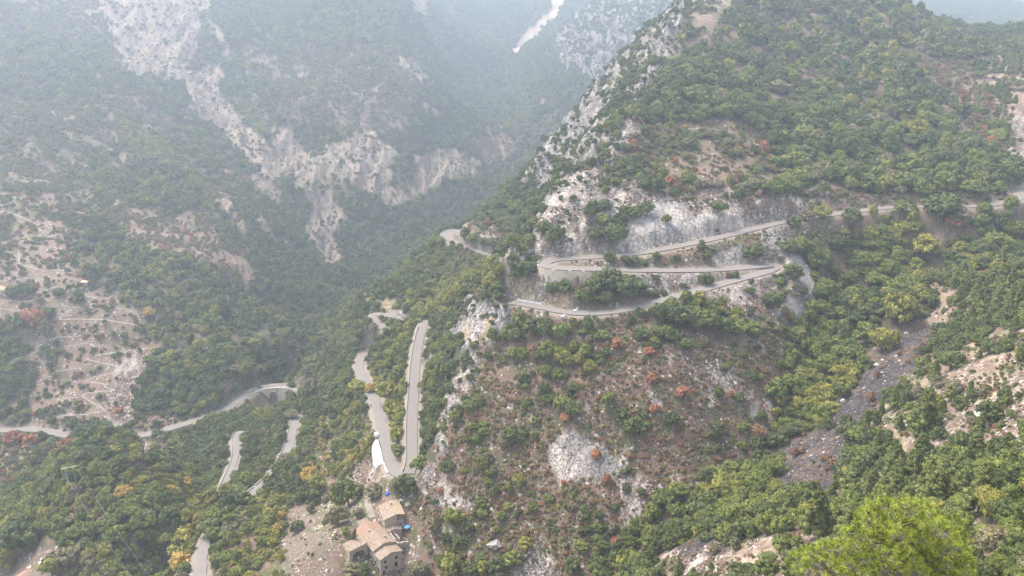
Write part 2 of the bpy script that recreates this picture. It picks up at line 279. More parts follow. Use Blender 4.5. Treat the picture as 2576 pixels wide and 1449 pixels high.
POLY = [
 ('FC',[(-300,-100),(2900,-100),(2900,1600),(-300,1600)]),
 ('SG',[(-300,-60),(240,-60),(330,200),(500,330),(560,480),(560,640),(300,640),(-300,640)]),
 ('FK',[(-300,60),(60,90),(260,130),(340,230),(200,260),(-300,210)]),
 ('FK',[(380,330),(560,330),(700,460),(650,500),(520,480),(390,430)]),
 ('FY',[(290,300),(400,330),(490,450),(560,520),(500,530),(380,440)]),
 ('FK',[(200,400),(330,360),(470,450),(520,520),(420,560),(250,520)]),
 ('FK',[(600,100),(1000,0),(1010,250),(900,330),(640,300)]),
 ('SG',[(640,140),(1000,110),(1050,230),(1020,330),(860,330),(700,300)]),
 ('FY',[(560,240),(640,260),(700,330),(650,340)]),
 ('SC',[(215,-60),(540,-60),(530,40),(592,150),(560,200),(560,240),(610,300),(680,375),(718,400),(712,445),(690,470),(640,425),(560,340),(490,285),(470,215),(400,200),(335,195),(290,120)]),
 ('FK',[(330,205),(400,215),(470,260),(480,320),(380,300)]),
 ('FK',[(505,30),(550,120),(600,170),(580,210),(540,160),(470,190),(500,120)]),
 ('SC',[(690,320),(745,345),(785,400),(870,345),(940,335),(1010,400),(1060,395),(1135,375),(1222,415),(1180,445),(1080,472),(1060,512),(985,532),(905,475),(850,470),(850,500),(872,560),(850,600),(862,662),(800,665),(775,560),(790,500),(740,460),(690,410)]),
 ('FK',[(990,400),(1035,385),(1050,440),(1020,480),(985,470)]),
 ('FK',[(790,470),(840,430),(880,470),(850,500)]),
 ('SC',[(505,468),(560,482),(612,560),(640,600),(610,590),(560,530)]),
 ('SC',[(615,450),(700,480),(725,525),(660,500)]),
 ('SC',[(640,530),(740,622),(735,640),(660,580)]),
 ('TE',[(530,615),(600,640),(645,705),(590,705),(560,680)]),
 ('SS',[(1380,-60),(1460,-60),(1400,40),(1330,110),(1290,145),(1284,130),(1310,90),(1390,20)]),
 ('SC',[(1025,-30),(1090,-30),(1070,50),(1045,40)]),
 ('SC',[(1000,150),(1045,150),(1060,180),(1100,215),(1060,215),(1030,185)]),
 ('SC',[(1050,255),(1120,290),(1100,300),(1060,275)]),
 ('FK',[(1200,200),(1290,150),(1400,250),(1400,330),(1330,430),(1290,430),(1240,400)]),
 ('MB',[(1190,350),(1270,330),(1310,380),(1230,420)]),
 ('RF',[(1410,60),(1470,20),(1560,-60),(1720,-60),(1660,80),(1600,120),(1560,170),(1520,220),(1480,210),(1450,170),(1410,190),(1395,120)]),
 ('RV',[(1700,-60),(1780,-60),(1760,40),(1720,110),(1660,200),(1600,280),(1560,310),(1500,410),(1420,440),(1380,500),(1330,590),(1300,560),(1320,450),(1400,330),(1480,235),(1560,150),(1640,90)]),
 ('SB',[(1740,10),(1880,-60),(1860,20),(1800,70),(1700,100)]),
 ('FC',[(1320,440),(1190,545),(1200,570),(1330,600),(1360,560),(1340,480)]),
 # right hill
 ('FH',[(1880,-60),(2290,-60),(2320,50),(2440,110),(2500,160),(2520,300),(2560,420),(2560,490),(2250,500),(1990,500),(1800,540),(1580,480),(1560,330),(1650,230),(1700,110),(1790,70),(1850,20)]),
 ('MB',[(2300,140),(2400,160),(2470,200),(2500,260),(2520,400),(2440,350),(2380,250)]),
 ('SM',[(2470,118),(2720,60),(2720,480),(2580,470),(2530,410),(2525,300),(2460,200)]),
 ('SP',[(2545,270),(2720,260),(2720,400),(2560,390)]),
 ('MX',[(1600,310),(1700,325),(1850,320),(1930,350),(1960,430),(1920,500),(1780,530),(1600,470),(1570,400)]),
 ('SP',[(1850,560),(1990,545),(2120,525),(2240,505),(2300,495),(2100,490),(1950,500),(1800,480),(1700,500),(1640,480),(1760,520)]),
 ('SB',[(2100,490),(2300,500),(2550,500),(2550,520),(2250,522),(2000,552),(2000,530)]),
 ('RB',[(1590,285),(1620,330),(1560,380),(1570,450),(1640,490),(1700,505),(1800,540),(1990,530),(1990,555),(1700,622),(1590,640),(1480,645),(1380,655),(1340,620),(1350,570),(1380,500),(1430,440),(1500,420),(1530,360)]),
 ('MX',[(1500,420),(1560,410),(1570,470),(1520,490)]),
 ('RP',[(1580,600),(1600,560),(1650,513),(1720,525),(1790,545),(1900,545),(1800,585),(1700,610),(1620,625)]),
 ('RB',[(1380,490),(1440,440),(1480,450),(1450,520),(1480,560),(1430,640),(1370,610),(1350,560)]),
 ('SB',[(1415,655),(1600,645),(1800,608),(1900,580),(1960,562),(1990,590),(1975,650),(1930,662),(1880,670),(1700,673),(1450,668)]),
 ('RP',[(1790,635),(1850,622),(1890,645),(1870,668),(1800,665)]),
 ('RB',[(1920,570),(1985,575),(2010,600),(1985,650),(1935,655),(1900,620)]),
 ('SB',[(1355,690),(1500,690),(1880,685),(1750,725),(1660,750),(1580,770),(1500,780),(1420,778),(1275,758),(1275,700)]),
 ('RB',[(1600,690),(1770,688),(1740,725),(1640,752),(1610,740)]),
 ('RY',[(1270,705),(1390,712),(1430,745),(1440,778),(1340,768),(1272,755)]),
 ('RV',[(1262,640),(1355,620),(1362,700),(1272,712)]),
 # woods below the upper road on the far side of the ravine
 ('FG',[(2000,600),(2060,548),(2250,524),(2560,512),(2760,480),(2760,650),(2576,665),(2330,685),(2150,765),(2040,905),(1990,880),(2020,760),(2055,720),(2010,650)]),
 ('SB',[(1990,560),(2140,535),(2140,580),(2060,600),(2040,640),(2000,620)]),
 ('MB',[(2280,540),(2420,530),(2400,600),(2360,570)]),
 ('GR',[(1970,640),(2015,640),(2062,715),(2020,745),(2000,700)]),
 ('SC',[(1985,690),(2025,715),(2010,760),(1985,800),(1955,770)]),
 ('GR',[(1960,765),(1990,745),(2050,795),(2020,822),(1985,800)]),
 ('GR',[(1865,748),(1905,745),(1935,785),(1905,790)]),
 # spur face
 ('SB',[(1040,1290),(1080,1050),(1180,900),(1270,770),(1500,795),(1700,765),(1900,700),(1975,740),(1990,870),(1980,960),(1940,1090),(1850,1180),(1700,1270),(1600,1370),(1480,1500),(1000,1500)]),
 ('SP',[(1500,792),(1650,768),(1800,722),(1900,700),(1960,720),(1960,780),(1900,800),(1850,790),(1750,762),(1650,775)]),
 ('FG',[(1650,765),(1760,765),(1870,800),(1890,850),(1850,880),(1740,830),(1680,870),(1640,820)]),
 ('FG',[(1270,815),(1400,785),(1480,810),(1510,860),(1480,890),(1390,850),(1290,870),(1240,870)]),
 ('MX',[(1210,880),(1330,860),(1500,870),(1530,950),(1440,960),(1230,960)]),
 ('FG',[(1260,895),(1480,880),(1500,940),(1380,930)]),
 ('SP',[(1690,880),(1800,900),(1900,980),(1975,1010),(1940,1080),(1850,1010),(1780,990),(1700,940)]),
 ('RP',[(1440,1090),(1500,1108),(1555,1180),(1540,1225),(1480,1200),(1410,1212),(1400,1140)]),
 ('RP',[(1570,1250),(1640,1258),(1660,1290),(1620,1305),(1585,1290)]),
 ('RP',[(1640,1008),(1668,1012),(1672,1042),(1642,1048)]),
 ('SP',[(1480,990),(1520,1040),(1570,1070),(1540,1075),(1500,1045)]),
 ('RP',[(1895,845),(1918,870),(1912,895),(1893,890)]),
 ('SP',[(1300,1350),(1360,1350),(1400,1449),(1400,1500),(1310,1500)]),
 ('SP',[(1540,1180),(1660,1230),(1700,1240),(1640,1330),(1560,1290)]),
 ('SP',[(1060,1180),(1100,1180),(1200,1240),(1160,1290),(1080,1250)]),
 ('RK',[(1165,760),(1280,740),(1300,790),(1260,850),(1215,880),(1130,875),(1110,830)]),
 ('RY',[(1175,805),(1240,800),(1235,860),(1150,880)]),
 ('RK',[(1180,890),(1205,945),(1170,1015),(1120,1060),(1060,1055),(1110,990),(1150,950)]),
 ('RK',[(1085,1110),(1110,1083),(1135,1100),(1118,1150),(1085,1150)]),
 ('RK',[(1045,1225),(1075,1180),(1120,1180),(1110,1215),(1070,1240)]),
 # ridge flank down to the stream
 ('FD',[(1320,560),(1190,548),(1120,585),(1000,680),(860,748),(730,820),(800,915),(770,1000),(700,1050),(600,1080),(640,1235),(560,1300),(520,1500),(700,1500),(730,1300),(850,1200),(1000,1210),(1050,1200),(1080,1050),(1130,900),(1170,870),(1130,830),(1180,760),(1270,740),(1262,640)]),
 ('SB',[(1150,560),(1190,555),(1320,595),(1310,605),(1200,592)]),
 ('FY',[(1060,730),(1180,680),(1262,640),(1266,700),(1200,735),(1110,780),(1030,860),(960,905),(1000,800)]),
 ('FY',[(925,930),(1020,930),(1018,1070),(985,1120),(960,1040)]),
 ('RY',[(925,755),(990,748),(1008,800),(940,788)]),
 ('RV',[(1060,870),(1130,850),(1110,900),(1090,940)]),
 ('GY',[(790,1070),(900,1010),(948,1060),(955,1180),(900,1200),(860,1215),(780,1190)]),
 ('GY',[(540,1370),(680,1240),(745,1240),(740,1290),(715,1330),(700,1500),(540,1500)]),
 ('SO',[(718,1290),(785,1262),(790,1340),(850,1390),(870,1500),(700,1500)]),
 ('TG',[(790,1200),(870,1205),(920,1180),(990,1200),(1040,1290),(1050,1500),(870,1500),(850,1390),(790,1340)]),
 ('SP',[(880,1180),(935,1120),(950,1180),(915,1215)]),
 ('SO',[(1010,1390),(1100,1370),(1090,1440),(1010,1460)]),
 # valley floor woods
 ('FC',[(860,560),(1000,530),(1100,470),(1240,428),(1330,450),(1190,550),(1100,640),(860,748),(740,822),(700,800),(745,690),(860,665)]),
 # left mountain, lower part
 ('MX',[(-300,520),(200,480),(540,560),(620,650),(560,700),(300,760),(-300,760)]),
 ('FL',[(190,570),(330,560),(480,600),(640,730),(760,880),(800,920),(760,965),(640,965),(560,1010),(520,1060),(430,1055),(375,960),(380,870),(350,800),(240,740)]),
 ('MB',[(300,560),(460,570),(620,640),(640,700),(560,690),(440,640),(340,620)]),
 ('TE',[(-300,620),(60,560),(160,560),(200,690),(350,770),(380,870),(370,960),(320,1060),(160,1080),(-300,1080)]),
 ('MX',[(-300,500),(100,470),(120,560),(40,640),(-300,660)]),
 ('FM',[(-300,840),(40,830),(100,960),(80,1050),(-300,1060)]),
 ('FM',[(110,880),(160,850),(180,960),(140,960)]),
 ('SP',[(290,930),(350,900),(372,960),(320,1060),(270,1085),(260,1030)]),
 ('SB',[(320,1085),(400,1075),(520,1040),(600,990),(650,955),(560,960),(500,1045),(430,1055),(360,1040)]),
 ('FM',[(410,990),(470,960),(570,960),(560,1010),(500,1050),(430,1050)]),
 ('MX',[(-300,1090),(200,1108),(160,1170),(0,1290),(-300,1300)]),
 ('FM',[(320,1110),(560,1045),(640,1005),(740,1000),(720,1080),(620,1090),(560,1120),(480,1130),(440,1180)]),
 ('SB',[(350,1105),(420,1100),(440,1140),(360,1130)]),
 ('FO',[(-20,1320),(0,1260),(120,1165),(230,1095),(290,1085),(360,1140),(450,1195),(500,1300),(520,1500),(100,1500),(60,1390)]),
 ('FY',[(430,1185),(520,1195),(590,1210),(570,1280),(530,1330),(440,1320)]),
 ('MB',[(150,1215),(190,1225),(290,1340),(250,1350)]),
 ('SO',[(-60,1330),(20,1350),(70,1385),(160,1385),(150,1449),(120,1500),(-60,1500)]),
 # near bank
 ('FG',[(2150,765),(2330,680),(2400,700),(2400,790),(2330,830),(2240,905),(2130,1065),(1940,1098),(1960,1000),(2000,900),(2060,840)]),
 ('FY',[(2030,960),(2150,930),(2120,1060),(1950,1090),(1970,1010)]),
 ('SM',[(2320,690),(2576,655),(2760,650),(2760,1260),(2200,1210),(2140,1075),(2320,840)]),
 ('FP',[(2380,660),(2760,640),(2760,800),(2500,840),(2400,760)]),
 ('SN',[(2390,900),(2450,840),(2430,960),(2360,1060),(2340,1040)]),
 ('SN',[(2450,1010),(2576,940),(2760,930),(2760,1100),(2480,1080),(2400,1110),(2300,1200),(2210,1270),(2230,1190),(2330,1110)]),
 ('SH',[(2300,825),(2385,820),(2320,900),(2245,960),(2190,1075),(2085,1068),(2165,925)]),
 ('SH',[(1990,1095),(2130,1085),(2120,1170),(2060,1240),(1990,1250),(1955,1190)]),
 ('FG',[(1690,1255),(1880,1160),(1955,1170),(1990,1260),(1960,1355),(1800,1360),(1600,1449),(1600,1520),(1440,1520),(1560,1370)]),
 ('FP',[(1970,1270),(2100,1220),(2300,1180),(2576,1170),(2760,1180),(2760,1330),(2450,1340),(2100,1350),(1960,1350)]),
 ('SN',[(1690,1380),(1950,1360),(2110,1335),(2000,1390),(1900,1449),(1850,1520),(1600,1520)]),
 ('SS',[(1860,1400),(1960,1370),(1980,1385),(1880,1460),(1820,1460)]),
 ('SH',[(1690,1385),(1800,1360),(1850,1375),(1740,1410)]),
 ('SM',[(2000,1370),(2760,1320),(2760,1600),(1850,1600)]),
 ('FG',[(2470,1210),(2760,1180),(2760,1449),(2480,1420)]),
]
names = list(CL); idx = {n: i for i, n in enumerate(names)}
# the cover map is drawn as seen from the lookout and then laid on the ground it belongs to
MW, MH, MX0, MY0, MS = 1000, 560, -220, -120, 3.0
cmap = np.zeros((MH, MW), np.int16)
gx, gy = np.meshgrid(MX0 + (np.arange(MW) + .5) * MS, MY0 + (np.arange(MH) + .5) * MS)
def inpoly(px, py, poly):
    m = np.zeros(px.shape, bool); n = len(poly)
    for i in range(n):
        x1, y1 = poly[i]; x2, y2 = poly[(i + 1) % n]
        if y1 == y2: continue
        m ^= ((y1 > py) != (y2 > py)) & (px < (x2 - x1) * (py - y1) / (y2 - y1) + x1)
    return m
for n, p in POLY:
    xs = [a for a, b in p]; ys = [b for a, b in p]
    j0 = max(0, int((min(xs) - MX0) / MS) - 1); j1 = min(MW, int((max(xs) - MX0) / MS) + 2)
    i0 = max(0, int((min(ys) - MY0) / MS) - 1); i1 = min(MH, int((max(ys) - MY0) / MS) + 2)
    sub = cmap[i0:i1, j0:j1]; sub[inpoly(gx[i0:i1, j0:j1], gy[i0:i1, j0:j1], p)] = idx[n]
s_ = (ZR - HC) / rho[:, None]
hor = np.maximum.accumulate(s_, axis=0)
hid = (hor - s_) * rho[:, None]          # metres below the line of sight
def cover_at(x, y, z, jit=1.0):
    px, py = project(x, y, z)
    d = np.hypot(x, y); sc = jit * F / np.maximum(d, 60)
    px = px + ((fbm(x, y, 14, 3, 31) - .5) * 15 + (fbm(x, y, 3, 2, 33) - .5) * 5) * sc; py = py + ((fbm(x, y, 14, 3, 41) - .5) * 8 + (fbm(x, y, 3, 2, 43) - .5) * 3) * sc
    j = np.clip(((px - MX0) / MS).astype(int), 0, MW - 1); i = np.clip(((py - MY0) / MS).astype(int), 0, MH - 1)
    return cmap[i, j]
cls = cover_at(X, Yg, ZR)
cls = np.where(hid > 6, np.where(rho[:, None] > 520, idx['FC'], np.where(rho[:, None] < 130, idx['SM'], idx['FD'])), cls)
pxv, pyv = project(X, Yg, ZR)
cls = np.where((pyv > 1520) , idx['SM'], cls)
# roughness of rock and marl
ro = np.array([CL[n]['ro'] for n in names])[cls] * (1 - roadmask)
def blur(a, k=2):
    for _ in range(k):
        a = a.copy(); a[1:-1] = .25 * a[:-2] + .5 * a[1:-1] + .25 * a[2:]; a[:, 1:-1] = .25 * a[:, :-2] + .5 * a[:, 1:-1] + .25 * a[:, 2:]
    return a
ro = blur(ro, 3)
rg = ridged(X * 1.0, Yg * .42, 17, 5, 51); rg2 = ridged(X, Yg, 5.5, 3, 61)
dist_k = np.clip(rho[:, None] / 420, .5, 2.2)
ZR = ZR + ro * ((rg - .55) * 2.6 * dist_k + (rg2 - .5) * .7)
Z_final = ZR
Z = ZR
# colours
colr = np.zeros(Z.shape + (3,), np.float32); sp = np.zeros(Z.shape, np.float32)
n1 = fbm(X, Yg, 9, 4, 71); n2 = fbm(X, Yg, 2.6, 3, 81); n3 = fbm(X, Yg, 38, 3, 91)
n1s = fbm(X, Yg * .22, 9, 4, 73)
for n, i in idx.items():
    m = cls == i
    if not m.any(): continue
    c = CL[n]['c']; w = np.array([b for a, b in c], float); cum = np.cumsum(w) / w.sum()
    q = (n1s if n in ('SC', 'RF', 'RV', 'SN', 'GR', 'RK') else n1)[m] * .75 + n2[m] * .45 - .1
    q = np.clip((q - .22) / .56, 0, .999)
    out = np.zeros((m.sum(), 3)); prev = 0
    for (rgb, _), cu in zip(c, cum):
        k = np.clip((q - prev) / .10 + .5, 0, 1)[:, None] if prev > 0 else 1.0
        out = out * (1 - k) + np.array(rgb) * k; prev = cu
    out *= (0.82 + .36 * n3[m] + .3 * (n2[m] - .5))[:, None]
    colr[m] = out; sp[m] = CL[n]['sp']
VERGE = np.array((.24, .20, .16))
rm = np.clip(roadmask * 4 - 3, 0, 1)[..., None]
colr = colr * (1 - rm) + VERGE * rm
colr = blur(colr, 1); sp = blur(sp, 2)

# ------------------------------------------------------------------ materials
def new_mat(name):
    m = bpy.data.materials.new(name); m.use_nodes = True
    nt = m.node_tree; b = nt.nodes['Principled BSDF']; b.inputs['Roughness'].default_value = .9
    b.inputs['Specular IOR Level'].default_value = .15
    return m, nt, b
def mixc(nt, fac, a, b, mode='MIX'):
    n = nt.nodes.new('ShaderNodeMix'); n.data_type = 'RGBA'; n.blend_type = mode
    for sock, v in ((n.inputs[0], fac), (n.inputs[6], a), (n.inputs[7], b)):
        if hasattr(v, 'links') or hasattr(v, 'is_linked'): nt.links.new(v, sock)
        elif isinstance(v, (int, float)): sock.default_value = v
        else: sock.default_value = (*v, 1) if len(v) == 3 else v
    return n.outputs[2]
def math_(nt, op, a, b=None, c=None, clamp=False):
    n = nt.nodes.new('ShaderNodeMath'); n.operation = op; n.use_clamp = clamp
    for i, v in enumerate((a, b, c)):
        if v is None: continue
        if isinstance(v, (int, float)): n.inputs[i].default_value = v
        else: nt.links.new(v, n.inputs[i])
    return n.outputs[0]
def noise_(nt, vec, scale, detail=4, rough=.55):
    n = nt.nodes.new('ShaderNodeTexNoise'); n.inputs['Scale'].default_value = scale; n.inputs['Detail'].default_value = detail
    n.inputs['Roughness'].default_value = rough; nt.links.new(vec, n.inputs['Vector']); return n.outputs['Fac']
def plain(name, rgb, var=.25, scale=1.0, rough=.85, bump=.0):
    m, nt, b = new_mat(name)
    tc = nt.nodes.new('ShaderNodeTexCoord').outputs['Object']
    f = noise_(nt, tc, scale, 6, .65)
    lo = tuple(c * (1 - var) for c in rgb); hi = tuple(min(1, c * (1 + var)) for c in rgb)
    r = nt.nodes.new('ShaderNodeMapRange'); r.inputs[1].default_value = .3; r.inputs[2].default_value = .7; nt.links.new(f, r.inputs[0])
    nt.links.new(mixc(nt, r.outputs[0], lo, hi), b.inputs['Base Color']); b.inputs['Roughness'].default_value = rough
    if bump:
        bp = nt.nodes.new('ShaderNodeBump'); bp.inputs['Strength'].default_value = bump; bp.inputs['Distance'].default_value = .1
        nt.links.new(f, bp.inputs['Height']); nt.links.new(bp.outputs[0], b.inputs['Normal'])
    return m
ROCKY = dict(RP=.6, RB=.8, RK=1, RV=1, RF=1, RY=.9, SC=.5, SN=.5, SP=.6, SH=.5, SB=.15, GR=.3)
gm, nt, b = new_mat('hillside_ground')
at = nt.nodes.new('ShaderNodeAttribute'); at.attribute_name = 'cover'
as_ = nt.nodes.new('ShaderNodeAttribute'); as_.attribute_name = 'stones'
geo = nt.nodes.new('ShaderNodeNewGeometry').outputs['Position']
vo = nt.nodes.new('ShaderNodeTexVoronoi'); vo.inputs['Scale'].default_value = .62; nt.links.new(geo, vo.inputs['Vector'])
vo2 = nt.nodes.new('ShaderNodeTexVoronoi'); vo2.inputs['Scale'].default_value = 1.7; nt.links.new(geo, vo2.inputs['Vector'])
sepa = nt.nodes.new('ShaderNodeSeparateColor'); nt.links.new(vo.outputs['Color'], sepa.inputs[0])
sepb = nt.nodes.new('ShaderNodeSeparateColor'); nt.links.new(vo2.outputs['Color'], sepb.inputs[0])
fine = noise_(nt, geo, .9, 5, .65); coarse = noise_(nt, geo, .11, 4, .6)
lvl = math_(nt, 'MULTIPLY', as_.outputs['Fac'], math_(nt, 'MULTIPLY_ADD', coarse, 2.4, -.55, clamp=True))
def stone(col, dist, dmax):
    on = math_(nt, 'LESS_THAN', col, lvl)
    sh = math_(nt, 'LESS_THAN', dist, dmax)
    return math_(nt, 'MULTIPLY', on, sh)
st1 = stone(sepa.outputs[0], vo.outputs['Distance'], .42); st2 = stone(sepb.outputs[1], vo2.outputs['Distance'], .45)
st = math_(nt, 'MAXIMUM', st1, st2)
basec = mixc(nt, math_(nt, 'MULTIPLY_ADD', fine, 1.6, -.3, clamp=True), mixc(nt, 1.0, at.outputs['Color'], (.62, .6, .6), 'MULTIPLY'), mixc(nt, 1.0, at.outputs['Color'], (1.3, 1.3, 1.28), 'MULTIPLY'))
stc = mixc(nt, sepb.outputs[0], (.30, .265, .235), (.55, .50, .455))
ar_ = nt.nodes.new('ShaderNodeAttribute'); ar_.attribute_name = 'rock'
mp = nt.nodes.new('ShaderNodeMapping'); mp.inputs['Scale'].default_value = (1, 1, .45); mp.inputs['Rotation'].default_value = (.25, .35, .2)
wn_ = nt.nodes.new('ShaderNodeTexNoise'); wn_.inputs['Scale'].default_value = .35; wn_.inputs['Detail'].default_value = 4; nt.links.new(geo, wn_.inputs['Vector'])
wv = nt.nodes.new('ShaderNodeVectorMath'); wv.operation = 'MULTIPLY_ADD'; nt.links.new(wn_.outputs['Color'], wv.inputs[0]); wv.inputs[1].default_value = (4, 4, 4); nt.links.new(geo, wv.inputs[2])
nt.links.new(wv.outputs[0], mp.inputs['Vector'])
def crack(sc, th):
    v = nt.nodes.new('ShaderNodeTexVoronoi'); v.feature = 'DISTANCE_TO_EDGE'; v.inputs['Scale'].default_value = sc; nt.links.new(mp.outputs[0], v.inputs['Vector'])
    return math_(nt, 'MULTIPLY_ADD', v.outputs['Distance'], -1 / th, 1.0, clamp=True)
ck = math_(nt, 'MAXIMUM', crack(.13, .035), math_(nt, 'MULTIPLY', crack(.5, .07), .7))
rf_ = noise_(nt, mp.outputs[0], .55, 7, .72)
rk = math_(nt, 'MULTIPLY_ADD', rf_, 3.4, -1.25, clamp=True)
ckr = math_(nt, 'MULTIPLY', ck, ar_.outputs['Fac'])
rockc = mixc(nt, math_(nt, 'MULTIPLY', ar_.outputs['Fac'], .9), basec, mixc(nt, rk, mixc(nt, 1.0, basec, (.50, .48, .47), 'MULTIPLY'), mixc(nt, 1.0, basec, (1.4, 1.38, 1.35), 'MULTIPLY')))
rockc = mixc(nt, math_(nt, 'MULTIPLY', ckr, .75), rockc, mixc(nt, 1.0, rockc, (.30, .29, .28), 'MULTIPLY'))
nt.links.new(mixc(nt, math_(nt, 'MULTIPLY', st, .85), rockc, stc), b.inputs['Base Color'])
bp = nt.nodes.new('ShaderNodeBump'); bp.inputs['Strength'].default_value = .9; bp.inputs['Distance'].default_value = .8
hh = math_(nt, 'ADD', fine, math_(nt, 'MULTIPLY', st, .35)); hh = math_(nt, 'ADD', hh, math_(nt, 'MULTIPLY', math_(nt, 'SUBTRACT', rf_, ck), math_(nt, 'MULTIPLY', ar_.outputs['Fac'], 1.6))); nt.links.new(hh, bp.inputs['Height']); nt.links.new(bp.outputs[0], b.inputs['Normal'])

# ------------------------------------------------------------------ mesh helpers
def mesh_np(name, verts, faces_flat, nper, mat=None, smooth=True, parent=None, loc=None):
    me = bpy.data.meshes.new(name); nv = len(verts); nf = len(faces_flat) // nper
    me.vertices.add(nv); me.vertices.foreach_set('co', np.asarray(verts, np.float32).ravel())
    me.loops.add(nf * nper); me.loops.foreach_set('vertex_index', np.asarray(faces_flat, np.int32))
    me.polygons.add(nf); me.polygons.foreach_set('loop_start', np.arange(0, nf * nper, nper, dtype=np.int32))
    me.polygons.foreach_set('use_smooth', np.full(nf, smooth))
    me.update(calc_edges=True)
    if mat: me.materials.append(mat)
    return me
def link(me, name, parent=None, loc=None):
    o = bpy.data.objects.new(name, me); COL.objects.link(o)
    if parent: o.parent = parent
    if loc is not None: o.location = loc
    return o
def tag(o, label=None, cat=None, group=None, kind=None):
    if label: o['label'] = label
    if cat: o['category'] = cat
    if group: o['group'] = group
    if kind: o['kind'] = kind
    return o
vv = np.stack([X, Yg, Z], -1).reshape(-1, 3)
ii, jj = np.meshgrid(np.arange(NR - 1), np.arange(NA - 1), indexing='ij')
a_ = (ii * NA + jj).ravel(); ff = np.stack([a_, a_ + 1, a_ + NA + 1, a_ + NA], 1).ravel()
me = mesh_np('mountain_terrain', vv, ff, 4, gm)
ca = me.attributes.new('cover', 'FLOAT_COLOR', 'POINT'); ca.data.foreach_set('color', np.concatenate([colr, np.ones(Z.shape + (1,))], -1).astype(np.float32).ravel())
ra = me.attributes.new('rock', 'FLOAT', 'POINT'); ra.data.foreach_set('value', blur(np.array([ROCKY.get(n, 0) for n in names])[cls].astype(float), 1).astype(np.float32).ravel())
sa = me.attributes.new('stones', 'FLOAT', 'POINT'); sa.data.foreach_set('value', sp.astype(np.float32).ravel())
tag(link(me, 'mountain_terrain'), 'wooded limestone mountainsides above a deep valley', 'mountain', kind='structure')

# ------------------------------------------------------------------ roads
asph, nt, b = new_mat('worn_pale_asphalt')
tc = nt.nodes.new('ShaderNodeNewGeometry').outputs['Position']
uvn = nt.nodes.new('ShaderNodeAttribute'); uvn.attribute_name = 'across'
f1 = noise_(nt, tc, .35, 5, .6); f2 = noise_(nt, tc, 4, 4, .7)
c0 = mixc(nt, f1, (.145, .126, .110), (.190, .165, .145)); c1 = mixc(nt, math_(nt, 'MULTIPLY', f2, .4), c0, (.20, .18, .16))
edge = math_(nt, 'ABSOLUTE', uvn.outputs['Fac'])
tr_ = math_(nt, 'SMOOTH_MIN', 1.0, 1.0)
w = nt.nodes.new('ShaderNodeMath'); w.operation = 'SINE'; nt.links.new(math_(nt, 'MULTIPLY', edge, 7.5), w.inputs[0])
c2 = mixc(nt, math_(nt, 'MULTIPLY', math_(nt, 'MAXIMUM', w.outputs[0], 0.0), .16), c1, (.14, .13, .122))
eg = math_(nt, 'MULTIPLY_ADD', edge, 6.0, -5.1, clamp=True)
nt.links.new(mixc(nt, math_(nt, 'MULTIPLY', eg, math_(nt, 'MULTIPLY_ADD', f2, 1.5, -.2, clamp=True)), c2, (.26, .225, .185)), b.inputs['Base Color'])
def ribbon(name, c, w, mat, label):
    n = normals2(c); offs = np.array([-1, -.5, 0, .5, 1]); V = []; A = []
    wig = (fbm(c[:, 0], c[:, 1], 5, 2, 5) - .5) * .5
    for k, o in enumerate(offs):
        q = c.copy(); q[:, :2] += n * (o * (w / 2) + (wig[:, None] * abs(o) if abs(o) == 1 else 0)); q[:, 2] += .06 + .05 * (1 - abs(o)); V.append(q); A.append(np.full(len(c), o))
    V = np.stack(V, 1).reshape(-1, 3); A = np.stack(A, 1).ravel(); m = len(c)
    i, j = np.meshgrid(np.arange(m - 1), np.arange(4), indexing='ij'); a = (i * 5 + j).ravel()
    me = mesh_np(name, V, np.stack([a, a + 1, a + 6, a + 5], 1).ravel(), 4, mat)
    at = me.attributes.new('across', 'FLOAT', 'POINT'); at.data.foreach_set('value', A.astype(np.float32))
    return tag(link(me, name), label, 'road', kind='structure')
RL = {'upper_road': 'pale mountain road looping through two hairpins on the limestone slope', 'ridge_road': 'small road bend on the wooded shoulder behind the ridge', 'cliff_road': 'short road bend under the ochre cutting', 'straight_road': 'long straight road descending beside the ridge', 'lower_road': 'road bending past the white lay-by', 'viaduct_road': 'road crossing the arched viaduct across the valley', 'wood_road': 'narrow road hairpin in the wood', 'valley_road': 'road winding down through trees to the valley'}
for k, r in ROADS.items():
    r['obj'] = ribbon('road', r['c'], r['w'], asph, RL[k])
# ------------------------------------------------------------------ vegetation
s_ = (Z - HC) / rho[:, None]; hor = np.maximum.accumulate(s_, axis=0); hid = (hor - s_) * rho[:, None]
def bil(A, x, y):
    a, b = gi(x, y); i = np.clip(np.rint(a).astype(int), 0, NR - 1); j = np.clip(np.rint(b).astype(int), 0, NA - 1); return A[i, j]
def ray(px, py):
    """first ground point on the sight line through px, py"""
    u = (px - CX) / F; v = (py - CY) / F; dy = CP - v * SP; h = math.hypot(u, dy); s = -(SP + v * CP) / h
    b = (math.atan2(u, dy) - AZ0) / (AZ1 - AZ0) * (NA - 1); j = int(b); fb = b - j
    colm = s_[:, j] * (1 - fb) + s_[:, j + 1] * fb; m = np.maximum.accumulate(colm)
    i = int(np.searchsorted(m, s)); i = min(max(i, 1), NR - 1)
    t = (s - m[i - 1]) / max(m[i] - m[i - 1], 1e-9); r = rho[i - 1] + (rho[i] - rho[i - 1]) * min(max(t, 0), 1)
    return (u / h * r, dy / h * r, HC + s * r)
